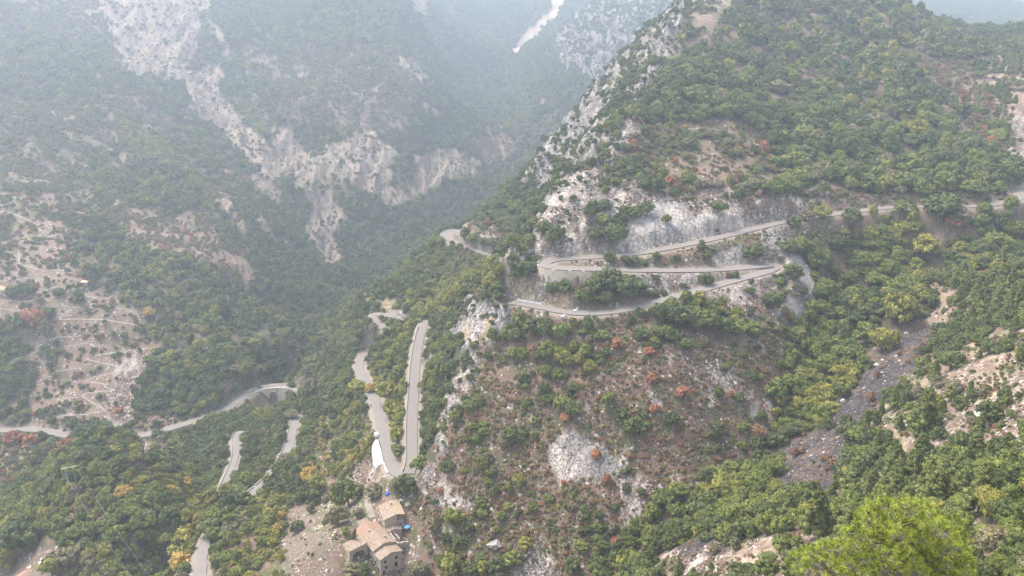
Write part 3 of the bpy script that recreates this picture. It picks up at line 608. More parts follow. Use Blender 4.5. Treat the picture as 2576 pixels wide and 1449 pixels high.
def drape(q, dens=4):
    out = []
    for (x0, y0), (x1, y1) in zip(q[:-1], q[1:]):
        n = max(2, int(math.hypot(x1 - x0, y1 - y0) / dens))
        for i in range(n): out.append(ray(x0 + (x1 - x0) * i / n, y0 + (y1 - y0) * i / n))
    out.append(ray(*q[-1])); out = np.array(out)
    keep = [0]
    for i in range(1, len(out)):
        if np.hypot(*(out[i, :2] - out[keep[-1], :2])) > .5: keep.append(i)
    out = out[keep]; l = np.concatenate([[0], np.cumsum(np.hypot(*np.diff(out[:, :2], axis=0).T))]); t = np.arange(0, l[-1], .8)
    out = np.stack([np.interp(t, l, out[:, i]) for i in range(3)], 1)
    for _ in range(4): out[1:-1] = .25 * out[:-2] + .5 * out[1:-1] + .25 * out[2:]
    return out
PATHS = [([(47,633),(48,663),(100,680),(200,681)],1.6),([(67,738),(100,736),(147,720)],2.2),([(0,757),(60,760),(110,752),(175,742)],1.5),([(213,743),(247,733),(270,710)],1.2),([(217,746),(253,750),(293,750)],1.1),([(133,801),(183,793)],1.2),([(133,805),(200,803),(267,805),(360,821)],1.3),
 ([(240,895),(300,886),(373,876)],1.5),([(213,903),(267,916),(320,930),(273,940),(213,958),(260,966),(267,976),(293,981),(233,988),(203,994),(233,1013),(267,1034),(213,1043),(150,1046)],1.15),([(0,532),(40,540),(75,556)],1.6),([(60,700),(120,703),(185,698)],.8),([(70,862),(140,850),(200,846)],.8),([(10,778),(70,784),(125,792)],.8),([(140,935),(205,925)],.7),([(30,908),(95,884)],.8),([(165,872),(240,858)],.7),([(140,1008),(200,998)],.8),([(150,770),(205,776)],.8),([(295,775),(345,786)],.7),([(925,1256),(929,1284),(940,1305)],3.0),([(958,1190),(950,1215),(943,1240)],2.4),([(1735,325),(1790,325),(1842,335)],1.1),([(370,1110),(362,1135),(372,1145),(405,1133)],1.0)]
for q, w in PATHS:
    for x, y, z in drape(q)[::2]:
        a, b = gi(x, y); r_ = math.hypot(x, y); da = int(4 / r_ / (math.log(R1 / R0) / NR)) + 1; db = int(4 / r_ / ((AZ1 - AZ0) / NA)) + 1; i0, j0 = max(0, int(a) - da), max(0, int(b) - db); i1, j1 = int(a) + da + 1, int(b) + db + 1
        best[i0:i1, j0:j1] = np.minimum(best[i0:i1, j0:j1], np.hypot(X[i0:i1, j0:j1] - x, Yg[i0:i1, j0:j1] - y) - 1.6)
def ico(sub):
    bm = bmesh.new(); bmesh.ops.create_icosphere(bm, subdivisions=sub, radius=1); v = np.array([v.co[:] for v in bm.verts]); f = np.array([[v.index for v in f.verts] for f in bm.faces]); bm.free(); return v, f
IV, IF = ico(1)
def leaf_mat(name, a, b_, c=None, trans=.0):
    g_ = (1.55, 1.28, .98); a = tuple(x * g for x, g in zip(a, g_)); b_ = tuple(x * g for x, g in zip(b_, g_)); c = tuple(x * g * .9 for x, g in zip(c, g_))
    m, nt, b = new_mat(name)
    oi = nt.nodes.new('ShaderNodeObjectInfo'); at = nt.nodes.new('ShaderNodeAttribute'); at.attribute_name = 'tone'
    k = mixc(nt, oi.outputs['Random'], a, b_)
    k2 = mixc(nt, math_(nt, 'MULTIPLY_ADD', at.outputs['Fac'], 1.2, -.35, clamp=True), k, c or tuple(min(1, x * 1.7) for x in b_))
    ge = nt.nodes.new('ShaderNodeNewGeometry')
    k3 = mixc(nt, 1.0, k2, mixc(nt, ge.outputs['Random Per Island'], (.72, .74, .72), (1.25, 1.22, 1.2)), 'MULTIPLY')
    nt.links.new(k3, b.inputs['Base Color']); b.inputs['Roughness'].default_value = .75; b.inputs['Specular IOR Level'].default_value = .2
    return m
LM = [
 leaf_mat('dark_oak_leaves', (.032,.050,.019), (.060,.088,.030), (.10,.135,.055)),
 leaf_mat('green_leaves', (.052,.082,.022), (.098,.130,.034), (.14,.18,.06)),
 leaf_mat('yellow_green_leaves', (.095,.120,.030), (.140,.158,.038), (.21,.215,.07)),
 leaf_mat('golden_leaves', (.20,.165,.045), (.25,.19,.05), (.30,.25,.09)),
 leaf_mat('rust_leaves', (.17,.085,.058), (.22,.115,.078), (.28,.17,.12)),
 leaf_mat('olive_grey_leaves', (.082,.090,.058), (.115,.120,.080), (.17,.175,.13)),
 leaf_mat('pine_needles', (.062,.092,.030), (.080,.112,.040), (.13,.16,.06)),
 leaf_mat('dry_brown_twigs', (.105,.070,.048), (.150,.105,.070), (.19,.145,.10)),
 leaf_mat('blue_green_leaves', (.046,.070,.034), (.066,.094,.044), (.11,.14,.07)),
]
bark = plain('bark', (.13, .10, .075), .3, 4, .9)
def crown_mesh(name, seed, nb, nq, qs, shape='round', core=True):
    """crown of leaf clumps: nb lobes on an uneven dome, each an inner lump with nq small leaf sprays on its surface"""
    r = np.random.default_rng(seed); V = []; Fq = []; Ft = []; T = []; nv = 0
    lean = r.normal(0, .12, 2); sx, sy = r.uniform(.85, 1.12, 2)
    for i in range(nb):
        for _ in range(50):
            d = r.normal(size=3); d /= np.linalg.norm(d)
            if d[2] > -.55: break
        ph = math.atan2(d[1], d[0])
        R = .70 + .13 * math.sin(2 * ph + seed) + .10 * math.sin(3 * ph + seed * 2.3)
        k = r.uniform(.72, 1.0) if i % 5 else r.uniform(.2, .55)
        if shape == 'round': c = np.array([d[0] * R * k * sx, d[1] * R * k * sy, .86 + d[2] * .62 * k]); rb = r.uniform(.20, .33)
        elif shape == 'pine':
            h = (i + .5) / nb; w = (1 - h) ** .75 * .72 + .06; a = i * 2.4 + r.normal(0, .3); kk = r.uniform(.45, 1)
            c = np.array([math.cos(a) * w * kk, math.sin(a) * w * kk, .35 + h * 2.1]); rb = .13 + .17 * (1 - h)
        elif shape == 'column':
            h = (i + .5) / nb; w = .26 * math.sin(math.pi * min(.97, h * .9 + .12)) ; a = i * 2.4
            c = np.array([math.cos(a) * w, math.sin(a) * w, .2 + h * 3.6]); rb = .22
        else:
            c = np.array([d[0] * .66 * k * sx, d[1] * .66 * k * sy, .42 + d[2] * .40 * k]); rb = r.uniform(.22, .36)
        c[:2] += lean * c[2]
        tone = r.uniform(0, 1)
        if core:
            v = IV * rb * .80 * (1 + r.normal(0, .16, len(IV)))[:, None]; v[:, 2] *= .8 if shape != 'column' else 1.3
            V.append(v + c); f = IF + nv; Ft.append(np.hstack([f, f[:, 2:3]])); T.append(np.full(len(v), tone * .7)); nv += len(v)
        n = nq; dd = r.normal(size=(n, 3)); dd[:, 2] += .35; dd /= np.linalg.norm(dd, axis=1)[:, None]
        pc = c + dd * rb * r.uniform(.78, 1.12, (n, 1)) * np.array([1, 1, .85])
        nn = dd + r.normal(0, .75, (n, 3)); nn /= np.linalg.norm(nn, axis=1)[:, None]
        t1 = np.cross(nn, r.normal(size=(n, 3))); t1 /= np.linalg.norm(t1, axis=1)[:, None]; t2 = np.cross(nn, t1)
        q = qs * r.uniform(.6, 1.35, (n, 1))
        t2 = t2 * (.75 if shape != 'pine' else .4)
        vq = np.stack([pc - t1 * q, pc + t2 * q * .8, pc + t1 * q, pc - t2 * q * .8], 1).reshape(-1, 3)
        V.append(vq); Ft.append(np.arange(nv, nv + 4 * n).reshape(-1, 4)); T.append(np.repeat(np.clip(tone * .7 + r.uniform(0, .3, n), 0, 1), 4)); nv += 4 * n
    V = np.vstack(V); T = np.concatenate(T)
    # triangles stored with a doubled corner are split off cleanly
    Fa = np.vstack(Ft); tri = Fa[:, 2] == Fa[:, 3]
    me = bpy.data.meshes.new(name); me.vertices.add(len(V)); me.vertices.foreach_set('co', V.astype(np.float32).ravel())
    nt_, nq_ = tri.sum(), (~tri).sum(); me.loops.add(int(nt_ * 3 + nq_ * 4))
    me.loops.foreach_set('vertex_index', np.concatenate([Fa[tri][:, :3].ravel(), Fa[~tri].ravel()]).astype(np.int32))
    me.polygons.add(int(nt_ + nq_)); me.polygons.foreach_set('loop_start', np.concatenate([np.arange(nt_) * 3, nt_ * 3 + np.arange(nq_) * 4]).astype(np.int32))
    me.polygons.foreach_set('use_smooth', np.concatenate([np.ones(nt_, bool), np.zeros(nq_, bool)])); me.update(calc_edges=True)
    at = me.attributes.new('tone', 'FLOAT', 'POINT'); at.data.foreach_set('value', T.astype(np.float32)); return me
def tube_mesh(name, paths, mat):
    """paths: list of [(x,y,z,r),...] -> one tapered mesh"""
    V = []; Fq = []; nv = 0; S = 6
    for p in paths:
        p = np.array(p, float)
        for i in range(len(p)):
            d = p[min(i + 1, len(p) - 1), :3] - p[max(i - 1, 0), :3]; d /= np.linalg.norm(d) + 1e-9
            a = np.cross(d, [0.3, 1, .1]); a /= np.linalg.norm(a); b = np.cross(d, a)
            th = np.arange(S) / S * 2 * math.pi; V.append(p[i, :3] + p[i, 3] * (np.cos(th)[:, None] * a + np.sin(th)[:, None] * b))
        for i in range(len(p) - 1):
            for k in range(S): Fq.append([nv + i * S + k, nv + i * S + (k + 1) % S, nv + (i + 1) * S + (k + 1) % S, nv + (i + 1) * S + k])
        nv += len(p) * S
    return mesh_np(name, np.vstack(V), np.array(Fq).ravel(), 4, mat)
def trunk_paths(seed, h=1.0, spread=.5):
    r = random.Random(seed); P_ = [[(0, 0, -.5, .085), (.01, 0, .25, .065), (.03, .02, h * .6, .05), (.02, .05, h, .02)]]
    for i in range(5):
        a = i * 1.3 + r.random(); z = .3 + .09 * i
        P_.append([(0.02, 0, z, .035), (math.cos(a) * spread * .5, math.sin(a) * spread * .5, z + .28, .022), (math.cos(a) * spread, math.sin(a) * spread, z + .5, .01)])
    return P_
NVAR = 6
protos = []   # (mesh, kind) in the order of the instance index
crown_src = {'far': [crown_mesh('crown', 10 + i, 24, 20, .15) for i in range(NVAR)],
             'mid': [crown_mesh('crown', 30 + i, 46, 46, .085) for i in range(NVAR)],
             'near': [crown_mesh('crown', 50 + i, 84, 90, .048) for i in range(NVAR)],
             'pine': [crown_mesh('crown', 70 + i, 46, 56, .085, 'pine') for i in range(2)],
             'bush': [crown_mesh('bush', 90 + i, 12, 34, .14, 'bush') for i in range(3)],
             'bushn': [crown_mesh('bush', 95 + i, 26, 70, .085, 'bush') for i in range(3)]}
_cache = {}
def crown_of(lod, var, kind):
    if kind == 6 and lod in ('far', 'mid', 'near'): lod = 'pine'
    var = var % len(crown_src[lod]); key = (lod, var, kind)
    if key not in _cache:
        m = crown_src[lod][var].copy(); m.materials.clear(); m.materials.append(LM[kind]); _cache[key] = m
    return _cache[key]
trunk_src = [tube_mesh('trunk', trunk_paths(i), bark) for i in range(3)]
pine_trunk = tube_mesh('trunk', [[(0, 0, -.5, .07), (0, 0, 1, .05), (0, 0, 2.2, .015)]], bark)

# --- where each plant stands
names_ = names
EXCL = []   # (x, y, r) kept free: filled from the houses' survey
for (px, py, r) in [(975,1290,9),(955,1350,10),(985,1355,8),(1003,1340,6),(1010,1355,8),(955,1395,10),(980,1420,10),(920,1375,5),(893,1400,7),(965,1150,5),(960,1110,4),(963,1180,5),(700,985,9),(690,1010,11),(668,1006,10),(712,1008,8),(205,712,5),(8,742,9),(55,1432,12),(80,1425,10),(100,1380,4),(975,1215,6),(940,1290,6),(930,1255,5)]:
    x, y, z = ray(px, py); EXCL.append((x, y, r))
def scatter(cell, rmin, rmax, seed):
    r = np.random.default_rng(seed)
    nx = int(2 * rmax * math.sin(AZ1) / cell) + 2; ny = int(rmax / cell) + 2
    gx_, gy_ = np.meshgrid(np.arange(nx), np.arange(ny)); x = (gx_ + .5 * (gy_ % 2)) * cell - rmax * math.sin(AZ1); y = gy_ * cell
    x = x + r.uniform(-.42, .42, x.shape) * cell; y = y + r.uniform(-.42, .42, y.shape) * cell
    x = x.ravel(); y = y.ravel(); d = np.hypot(x, y); a = np.arctan2(x, y)
    m = (d > rmin) & (d < rmax) & (np.abs(a) < AZ1 - .012); return x[m], y[m], r
recs = []   # x y z r kind istree
def add(cell, rmin, rmax, seed, which, tree):
    x, y, r = scatter(cell, rmin, rmax, seed)
    h = bil(hid, x, y); m = h < (9 if tree else 1.2); x, y = x[m], y[m]
    z = hgt(x, y); px, py = project(x, y, z); m = (px > -320) & (px < 2960) & (py > -110) & (py < 1900); x, y, z, px, py = x[m], y[m], z[m], px[m], py[m]
    c = bil(cls, x, y); rd = bil(best, x, y)
    for n in which:
        i = idx[n]; k = CL[n]; m = c == i
        if not m.any(): continue
        xs, ys, zs, rs = x[m], y[m], z[m], rd[m]
        dens = k['tr'] if tree else k['sh']
        nn = fbm(xs, ys, 16 if tree else 9, 3, 7 if tree else 8)
        p = dens if dens > .8 else np.clip(dens * (1 + (nn - .5) * 5.5), 0, 1)
        lo, hi = k['ts'] if tree else k['ss']; rad = lo * .85 + (hi * 1.12 - lo * .85) * r.beta(1.3, 2.0, len(xs))
        rad = rad * max(1, cell / 1.9) ** .75 if not tree else rad * (1 + .3 * np.clip((np.hypot(xs, ys) - 700) / 700, 0, 1))
        ok = (r.random(len(xs)) < p) & (rs > (rad * .55 + .2))
        for (ex, ey, er) in EXCL: ok &= np.hypot(xs - ex, ys - ey) > er + rad * .6
        kk = k['tk'] if tree else k['sk']; ks = np.array(list(kk)); w = np.array(list(kk.values()), float)
        # kinds grow in drifts
        q = r.random(len(xs))
        if tree:
            rk = fbm(xs, ys, 26, 3, 19).argsort().argsort() / max(1, len(xs)); q = np.where(r.random(len(xs)) < .6, np.abs(rk + r.normal(0, .08, len(xs))), q)
        q = np.where(q >= 1, 1.999 - q, q); q = np.clip(q, 0, .9999); kind = ks[np.searchsorted(np.cumsum(w) / w.sum(), q)]
        xs, ys, zs, rad, kind = xs[ok], ys[ok], zs[ok], rad[ok], kind[ok]
        recs.append(np.stack([xs, ys, zs, rad, kind, np.full(len(xs), float(tree))], 1))
def sp_of(n): lo, hi = CL[n]['ts']; return (lo + hi) / 2
bands = {}
for n in names:
    if CL[n]['tr'] > 0: bands.setdefault(round(sp_of(n) * 2) / 2, []).append(n)
for k, (s, w) in enumerate(sorted(bands.items())):
    add(s * 1.15, 70, 560, 100 + k, w, 1); add(s * 1.5, 560, 900, 150 + k, w, 1); add(s * 1.75, 900, 2500, 170 + k, w, 1)
shr = [n for n in names if CL[n]['sh'] > 0]
add(1.5, 60, 350, 200, shr, 0); add(2.2, 350, 560, 201, shr, 0)
add(4.4, 560, 1700, 202, ['SC', 'RF', 'SG', 'RV', 'TE', 'MX', 'SS', 'MB', 'SM'], 0)
R_ = np.vstack(recs)
# single plants picked out by eye: sight line to the foot, crown width along the sight line's scale, kind
HAND = [(1668,805,60,0),(1700,818,72,0),(1738,815,66,0),(1778,832,70,0),(1818,838,66,0),(1856,842,52,1),(1700,860,44,0),(1725,880,44,0),(1340,838,60,0),(1380,845,56,0),(1415,850,60,1),(1300,862,50,0),(1500,602,52,0),(1543,612,66,0),(1562,575,46,0),(1520,570,44,1),(1392,612,56,0),(1372,590,44,0),(1485,548,56,0),(1520,530,40,0),(1600,548,44,0),(1570,545,40,0),(1628,540,40,0),
 (1805,535,46,0),(1855,505,40,0),(1673,562,24,1),(1897,652,50,0),(1983,632,40,0),(1773,717,38,0),(1538,662,36,0),(1572,664,34,0),(1597,664,30,0),(1850,700,22,0),(1832,698,20,7),
 (1392,742,40,0),(1420,735,40,0),(1500,738,62,0),(1532,725,66,0),(1575,748,76,0),(1603,742,52,0),(1520,768,60,0),(1480,764,44,0),(1455,755,34,1),
 (1940,775,64,0),(1995,700,46,0),(1885,738,26,0),(1318,690,54,0),(1345,680,50,0),(1290,672,40,0),(1300,700,30,0),
 (1548,880,36,4),(1712,1000,42,4),(1637,968,34,4),(1497,1155,34,4),(1422,1058,30,4),(1838,1000,20,4),(1635,895,30,4),(1650,1040,28,4),(80,825,56,4),(2396,572,38,4),(1110,1240,20,4),(300,1045,22,4),(40,1118,36,4),(75,1120,34,4),(170,1130,34,4),(1545,1365,20,4),
 (1130,1188,44,0),(1290,1118,52,0),(1265,1125,40,5),(1142,1318,58,1),(1310,1218,38,2),(1590,1095,54,0),(1560,1060,46,0),(1690,1070,40,0),(1530,1020,40,1),(1440,1040,50,0),(1410,1030,44,1),(1860,1010,34,0),(1810,995,30,0),(1905,1100,40,7),(1870,1085,34,1),
 (877,1272,74,1),(940,1245,44,5),(750,1335,34,0),(1020,1240,56,0),(1060,1180,54,1),(1000,1230,40,5),(1005,1150,36,0),(995,1135,30,1),(1130,1449,66,2),(1190,1449,50,0),(1250,1440,56,0),(1215,1440,36,2),(1050,1446,56,5),(1050,1440,36,5),(1290,1420,50,1),(1320,1380,40,2),(1440,1440,46,0),
 (880,1449,44,5),(915,1449,36,0),(870,1345,26,1),(845,1320,60,5),(905,1300,24,5),(1090,1330,36,5),
 (318,1252,40,3),(455,1440,60,3),(470,1390,70,2),(430,1250,40,3),(420,1365,34,2),(530,1345,62,0),(552,1325,60,1),(592,1292,60,0),(612,1272,50,1),(705,1187,40,0),(718,1166,34,5),(738,1052,34,5),(672,1215,26,1),(575,1308,50,0),(540,1362,44,1),(790,995,50,5),(765,1000,36,0),(770,985,34,2),(395,1105,30,0),(1168,603,34,0),(1192,610,36,1),(1216,617,32,0),(1240,622,34,0),(1268,630,36,0),(1290,622,34,1),(1258,612,26,5),(962,806,15,0),(973,809,15,0),(925,818,30,1),(912,802,30,0),(987,826,34,1),(1008,826,30,1),(1025,818,28,0),(940,833,30,5),(190,1108,30,0),(225,1110,40,0),(62,1375,82,0),(15,1430,60,2),(170,1420,60,5),(130,1445,50,2),
 (2262,815,84,2),(2215,885,72,2),(2150,905,48,1),(2180,860,60,1),(2368,562,84,0),(2412,560,50,5),(2147,562,54,0),(2072,552,44,2),(2030,556,40,5),(1996,572,40,0),(2320,640,60,2),(2470,475,26,3),(2105,640,60,0),(2060,680,60,0),
 (150,745,30,0),(200,748,28,0),(240,712,48,0),(120,800,30,0),(100,760,24,5),(60,745,40,0),(35,747,36,0),(60,830,44,0),(120,840,40,5),(380,800,30,3),(900,990,50,2),(935,985,34,3),(990,1050,54,2),(980,1000,60,2),(1000,1110,46,2),(800,1230,50,2),(785,1215,46,3),
 (2330,1290,90,6),(2400,1270,80,6),(2270,1300,70,6),(2460,1290,80,6),(2510,1270,60,6),(2150,1240,80,6),(2060,1350,90,6),(2120,1370,70,6),(2320,1100,90,6),(2410,1030,40,0),(2485,1060,56,0),(2390,930,56,0),(2480,1180,60,0),(2440,1180,66,6),(2540,1330,90,0),(2500,1400,90,5),(2560,1420,80,0),(2470,1350,50,5),(2250,1180,56,6),(1990,1420,44,5),(1930,1449,54,1),(1850,1380,36,5),(1800,1390,30,5),(1770,1300,80,0),(1850,1330,70,1),(1700,1310,60,1)]
hand = []
for (px, py, w, k) in HAND:
    x, y, z = ray(px, min(py, 1500)); d = math.hypot(math.hypot(x, y), HC - z); hand.append((x, y, z, w / 2 * d / F / .93, k, 1.0))
hand = np.array(hand)
m = np.ones(len(R_), bool)
for h in hand: m &= np.hypot(R_[:, 0] - h[0], R_[:, 1] - h[1]) > h[3] * .85 + R_[:, 3] * .35
R_ = np.vstack([R_[m], hand]); is_hand = np.concatenate([np.zeros(m.sum(), bool), np.ones(len(hand), bool)])
px, py = project(R_[:, 0], R_[:, 1], R_[:, 2] + R_[:, 3] * .9)
dist = np.hypot(np.hypot(R_[:, 0], R_[:, 1]), HC - R_[:, 2]); size = R_[:, 3] / dist
vis = (px > 5) & (px < 2571) & (py > 5) & (py < 1440) & (bil(hid, R_[:, 0], R_[:, 1]) < .6)
istree = R_[:, 5] > .5; pine = (R_[:, 4] == 6) & istree
def top(mask, n):
    ii_ = np.where(mask & vis)[0]; sc = size[ii_] * (1 + .8 * is_hand[ii_]); return ii_[np.argsort(-sc)][:n]
ind_tree = top(istree & ~pine, 300); ind_pine = top(pine, 60); ind_bush = top(~istree, 300)
ind = set(ind_tree) | set(ind_pine) | set(ind_bush)
print('PLANTS', len(R_), 'trees', istree.sum(), 'visible', vis.sum(), 'pines', (pine & vis).sum())
# --- the many as two stuff objects
def stuff(name, sel, label, sources):
    """sources: list of meshes; var index per point chosen by the caller"""
    coll = bpy.data.collections.new(name + '_kinds')
    for i, me_ in enumerate(sources):
        o = bpy.data.objects.new('k%04d' % i, me_); coll.objects.link(o)
    pts = R_[sel[0]]; vidx = sel[1]; me = bpy.data.meshes.new(name); n = len(pts)
    me.vertices.add(n); c = pts[:, :3].copy(); c[:, 2] -= pts[:, 3] * .12; me.vertices.foreach_set('co', c.astype(np.float32).ravel())
    a = me.attributes.new('pick', 'INT', 'POINT'); a.data.foreach_set('value', vidx.astype(np.int32))
    r = np.random.default_rng(5); sc = np.stack([pts[:, 3] * r.uniform(.88, 1.12, n), pts[:, 3] * r.uniform(.88, 1.12, n), pts[:, 3] * r.uniform(.66, 1.35, n)], 1)
    a = me.attributes.new('size', 'FLOAT_VECTOR', 'POINT'); a.data.foreach_set('vector', sc.astype(np.float32).ravel())
    rt = np.stack([r.normal(0, .06, n), r.normal(0, .06, n), r.uniform(0, 6.28, n)], 1)
    a = me.attributes.new('turn', 'FLOAT_VECTOR', 'POINT'); a.data.foreach_set('vector', rt.astype(np.float32).ravel())
    o = link(me, name); ng = bpy.data.node_groups.new(name, 'GeometryNodeTree')
    ng.interface.new_socket('Geometry', in_out='INPUT', socket_type='NodeSocketGeometry'); ng.interface.new_socket('Geometry', in_out='OUTPUT', socket_type='NodeSocketGeometry')
    N = ng.nodes; gi_ = N.new('NodeGroupInput'); go = N.new('NodeGroupOutput'); io = N.new('GeometryNodeInstanceOnPoints'); cn = N.new('GeometryNodeCollectionInfo')
    cn.inputs['Collection'].default_value = coll; cn.inputs['Separate Children'].default_value = True; cn.inputs['Reset Children'].default_value = True
    def na(nm, ty):
        q = N.new('GeometryNodeInputNamedAttribute'); q.data_type = ty; q.inputs['Name'].default_value = nm; return q.outputs['Attribute']
    io.inputs['Pick Instance'].default_value = True
    L = ng.links; L.new(gi_.outputs[0], io.inputs['Points']); L.new(cn.outputs[0], io.inputs['Instance']); L.new(na('pick', 'INT'), io.inputs['Instance Index'])
    L.new(na('size', 'FLOAT_VECTOR'), io.inputs['Scale']); L.new(na('turn', 'FLOAT_VECTOR'), io.inputs['Rotation']); L.new(io.outputs[0], go.inputs[0])
    md = o.modifiers.new('plants', 'NODES'); md.node_group = ng
    return tag(o, label, kind='stuff')
rest = np.array([i for i in range(len(R_)) if i not in ind])
def build_stuff(name, mask, label, lods):
    sel = rest[mask[rest]]; src = []; vi = np.zeros(len(sel), int); r = np.random.default_rng(3)
    kinds = R_[sel, 4].astype(int); var = r.integers(0, 12, len(sel)); base = {}
    for lod, cond in lods:
        cm = cond(dist[sel])
        for k in np.unique(kinds[cm]):
            nv_ = len(crown_src['pine' if (k == 6 and lod in ('far', 'mid', 'near')) else lod])
            for v in range(nv_):
                m_ = cm & (kinds == k) & (var % nv_ == v)
                if m_.any(): vi[m_] = len(src); src.append(crown_of(lod, v, k))
    return stuff(name, (sel, vi), label, src)
build_stuff('forest', istree, 'oak and scrub woodland covering the mountainsides', [('far', lambda d: d > 620), ('mid', lambda d: (d <= 620) & (d > 200)), ('near', lambda d: d <= 200)])
build_stuff('undergrowth', ~istree, 'low scrub and heath bushes between the stones', [('bush', lambda d: d > 170), ('bushn', lambda d: d <= 170)])

# --- single trees and bushes, each with a label that finds it
LMK = [(1400,665,'the walled upper hairpin'),(1945,668,'the second hairpin'),(1535,655,'the first bend of the upper road'),(1700,610,'the pale rock slab over the upper road'),(1850,560,'the bank over the upper road'),(1500,600,'the broken limestone shoulder'),(1530,735,'the bank between the stacked roads'),(1800,700,'the gravel bank between the stacked roads'),(1330,740,'the ochre road cutting'),(1500,800,'the verge of the lowest hairpin road'),(1750,770,'the rubble under the lowest hairpin road'),
 (1990,720,'the grey scree chute'),(2120,560,'the upper road past the hairpins'),(2370,540,'the upper road near its far bend'),(2500,500,'the far bend of the upper road'),(2200,640,'the wooded slope under the upper road'),(2420,620,'the far wooded slope under the upper road'),(2110,740,'the top of the ravine'),(2060,860,'the middle of the ravine'),(1980,1000,'the lower ravine'),(2200,780,'the near lip of the ravine'),(2400,720,'the rounded knoll across the ravine'),(2260,830,'the bright tree by the shale streak'),(2150,980,'the head of the shale streak'),(2060,1160,'the dark shale hollow'),(2330,900,'the top of the shale streak'),(2400,960,'the cream eroded rib'),(2500,880,'the high part of the near slope'),(2530,1030,'the eroded marl slope'),(2350,1120,'the scrub over the marl slope'),
 (2250,1230,'the pine belt'),(2450,1250,'the pine belt behind the bright pine'),(2120,1330,'the foot of the pine belt'),(2530,1400,'the slope beside the bright pine'),(1900,1420,'the pale marl spur'),(1750,1330,'the wooded gully below the scrub face'),(1880,1230,'the wood under the shale hollow'),(1600,1420,'the mouth of the wooded gully'),(2020,1260,'the wood edge by the shale'),
 (1300,830,'the crag under the ochre cutting'),(1400,870,'the oak clump under the road'),(1550,880,'the rust tree under the road'),(1700,850,'the oak row under the road'),(1850,850,'the scree foot'),(1200,960,'the white crag'),(1300,960,'the slope behind the white crag'),(1450,960,'the upper scrub face'),(1600,1000,'the middle of the scrub face'),(1750,980,'the white stony streak'),(1850,1060,'the stony slope over the ravine'),(1150,1090,'the lower crag by the straight road'),(1280,1110,'the heath below the white crag'),(1440,1080,'the top of the great slab'),(1480,1160,'the great grey slab'),(1600,1120,'the scrub beside the great slab'),(1750,1150,'the scrub over the gully'),(1300,1210,'the heath under the crags'),(1600,1280,'the lower grey slab'),(1450,1290,'the scrub under the great slab'),(1140,1290,'the track past the farmhouse'),(1250,1350,'the heath beyond the ruin'),(1380,1400,'the stone run at the foot'),(1500,1400,'the foot of the scrub face'),(1100,1420,'the terrace under the ruin'),
 (1020,1390,'the ruin wall'),(880,1430,'the arched annex'),(900,1300,'the farm terraces'),(870,1260,'the round walnut over the farm'),(750,1320,'the bare soil field'),(1010,1230,'the end of the road over the farm'),(1080,1180,'the top of the farm crag'),(995,1120,'the strip between the two valley roads'),(980,1010,'the yellow grove between the roads'),(1120,960,'the bank over the straight road'),(900,1080,'the slope under the white lay-by'),(800,1150,'the yellow scrub bank'),(750,1230,'the verge of the valley road'),(640,1330,'the yellow bank by the lowest road'),(600,1430,'the lowest road'),(850,1010,'the dark flank over the valley road'),(700,1110,'the wood between the small roads'),(620,1180,'the little wood hairpin'),(640,1050,'the foot of the viaduct'),(500,1120,'the gully under the viaduct road'),(500,1250,'the yellow valley wood'),(450,1400,'the golden wood by the lowest road'),(300,1240,'the golden oak on the hillock'),(270,1120,'the top of the hillock'),(180,1230,'the pylon on the hillock'),(100,1320,'the flank of the hillock'),(350,1350,'the foot of the hillock'),(60,1380,'the bottom farm roof'),(220,1420,'the yard of the bottom farm'),(80,1160,'the heath under the viaduct road'),
 (60,740,'the terrace huts'),(200,740,'the flat roofed hut'),(100,820,'the orange tree on the terraces'),(250,900,'the zigzag footpath'),(100,1000,'the terraces over the viaduct road'),(450,1000,'the rocks over the viaduct road'),(500,800,'the wooded left spur'),
 (1320,660,'the rock tower behind the hairpin'),(1200,700,'the yellow wood under the shoulder road'),(1250,620,'the shoulder road'),(1450,470,'the pale crest rocks'),(1650,420,'the scrub under the crest'),(1900,470,'the scrub and oaks over the slab'),(2100,420,'the lower hill wood'),(2350,430,'the hill wood over the far bend'),(2000,250,'the upper hill wood'),(2300,250,'the hill wood by the red clearing'),(2500,330,'the grey slope under the saddle')]
KN = {0: 'dark green oak', 1: 'mid green tree', 2: 'yellow green tree', 3: 'golden leaved tree', 4: 'rust coloured tree', 5: 'grey olive toned tree', 6: 'pine', 7: 'brown thorn tree', 8: 'blue green tree'}
KB = {0: 'dark green bush', 1: 'mid green bush', 2: 'yellow green bush', 3: 'golden bush', 4: 'rust bush', 5: 'grey green bush', 6: 'low pine', 7: 'brown dry bush', 8: 'blue green bush'}
ORD = 'first second third fourth fifth sixth seventh eighth ninth tenth eleventh twelfth thirteenth fourteenth fifteenth sixteenth seventeenth eighteenth nineteenth twentieth'.split()
OI = {'t': 'tree', 'b': 'bush'}
todo = {}
for i in list(ind_tree) + list(ind_pine) + list(ind_bush):
    dx = np.array([l[0] - px[i] for l in LMK]); dy = np.array([(l[1] - py[i]) * 1.3 for l in LMK]); j = int(np.argmin(dx ** 2 + dy ** 2)); ddx, ddy = -dx[j], -dy[j] / 1.3
    rel = 'at' if math.hypot(ddx, ddy) < 14 else (('just above' if ddy < 0 else 'just below') if abs(ddy) > abs(ddx) * .8 else 'beside')
    wpx = size[i] * F * 2
    if istree[i]: sz = 'big' if wpx > 75 else ('broad' if wpx > 52 else ('mid sized' if wpx > 34 else 'small')); nm = KN[int(R_[i, 4])]
    else: sz = 'broad' if wpx > 40 else ('rounded' if wpx > 26 else 'small'); nm = KB[int(R_[i, 4])]
    todo.setdefault((sz, nm, rel, LMK[j][2]), []).append(i)
var_r = np.random.default_rng(12)
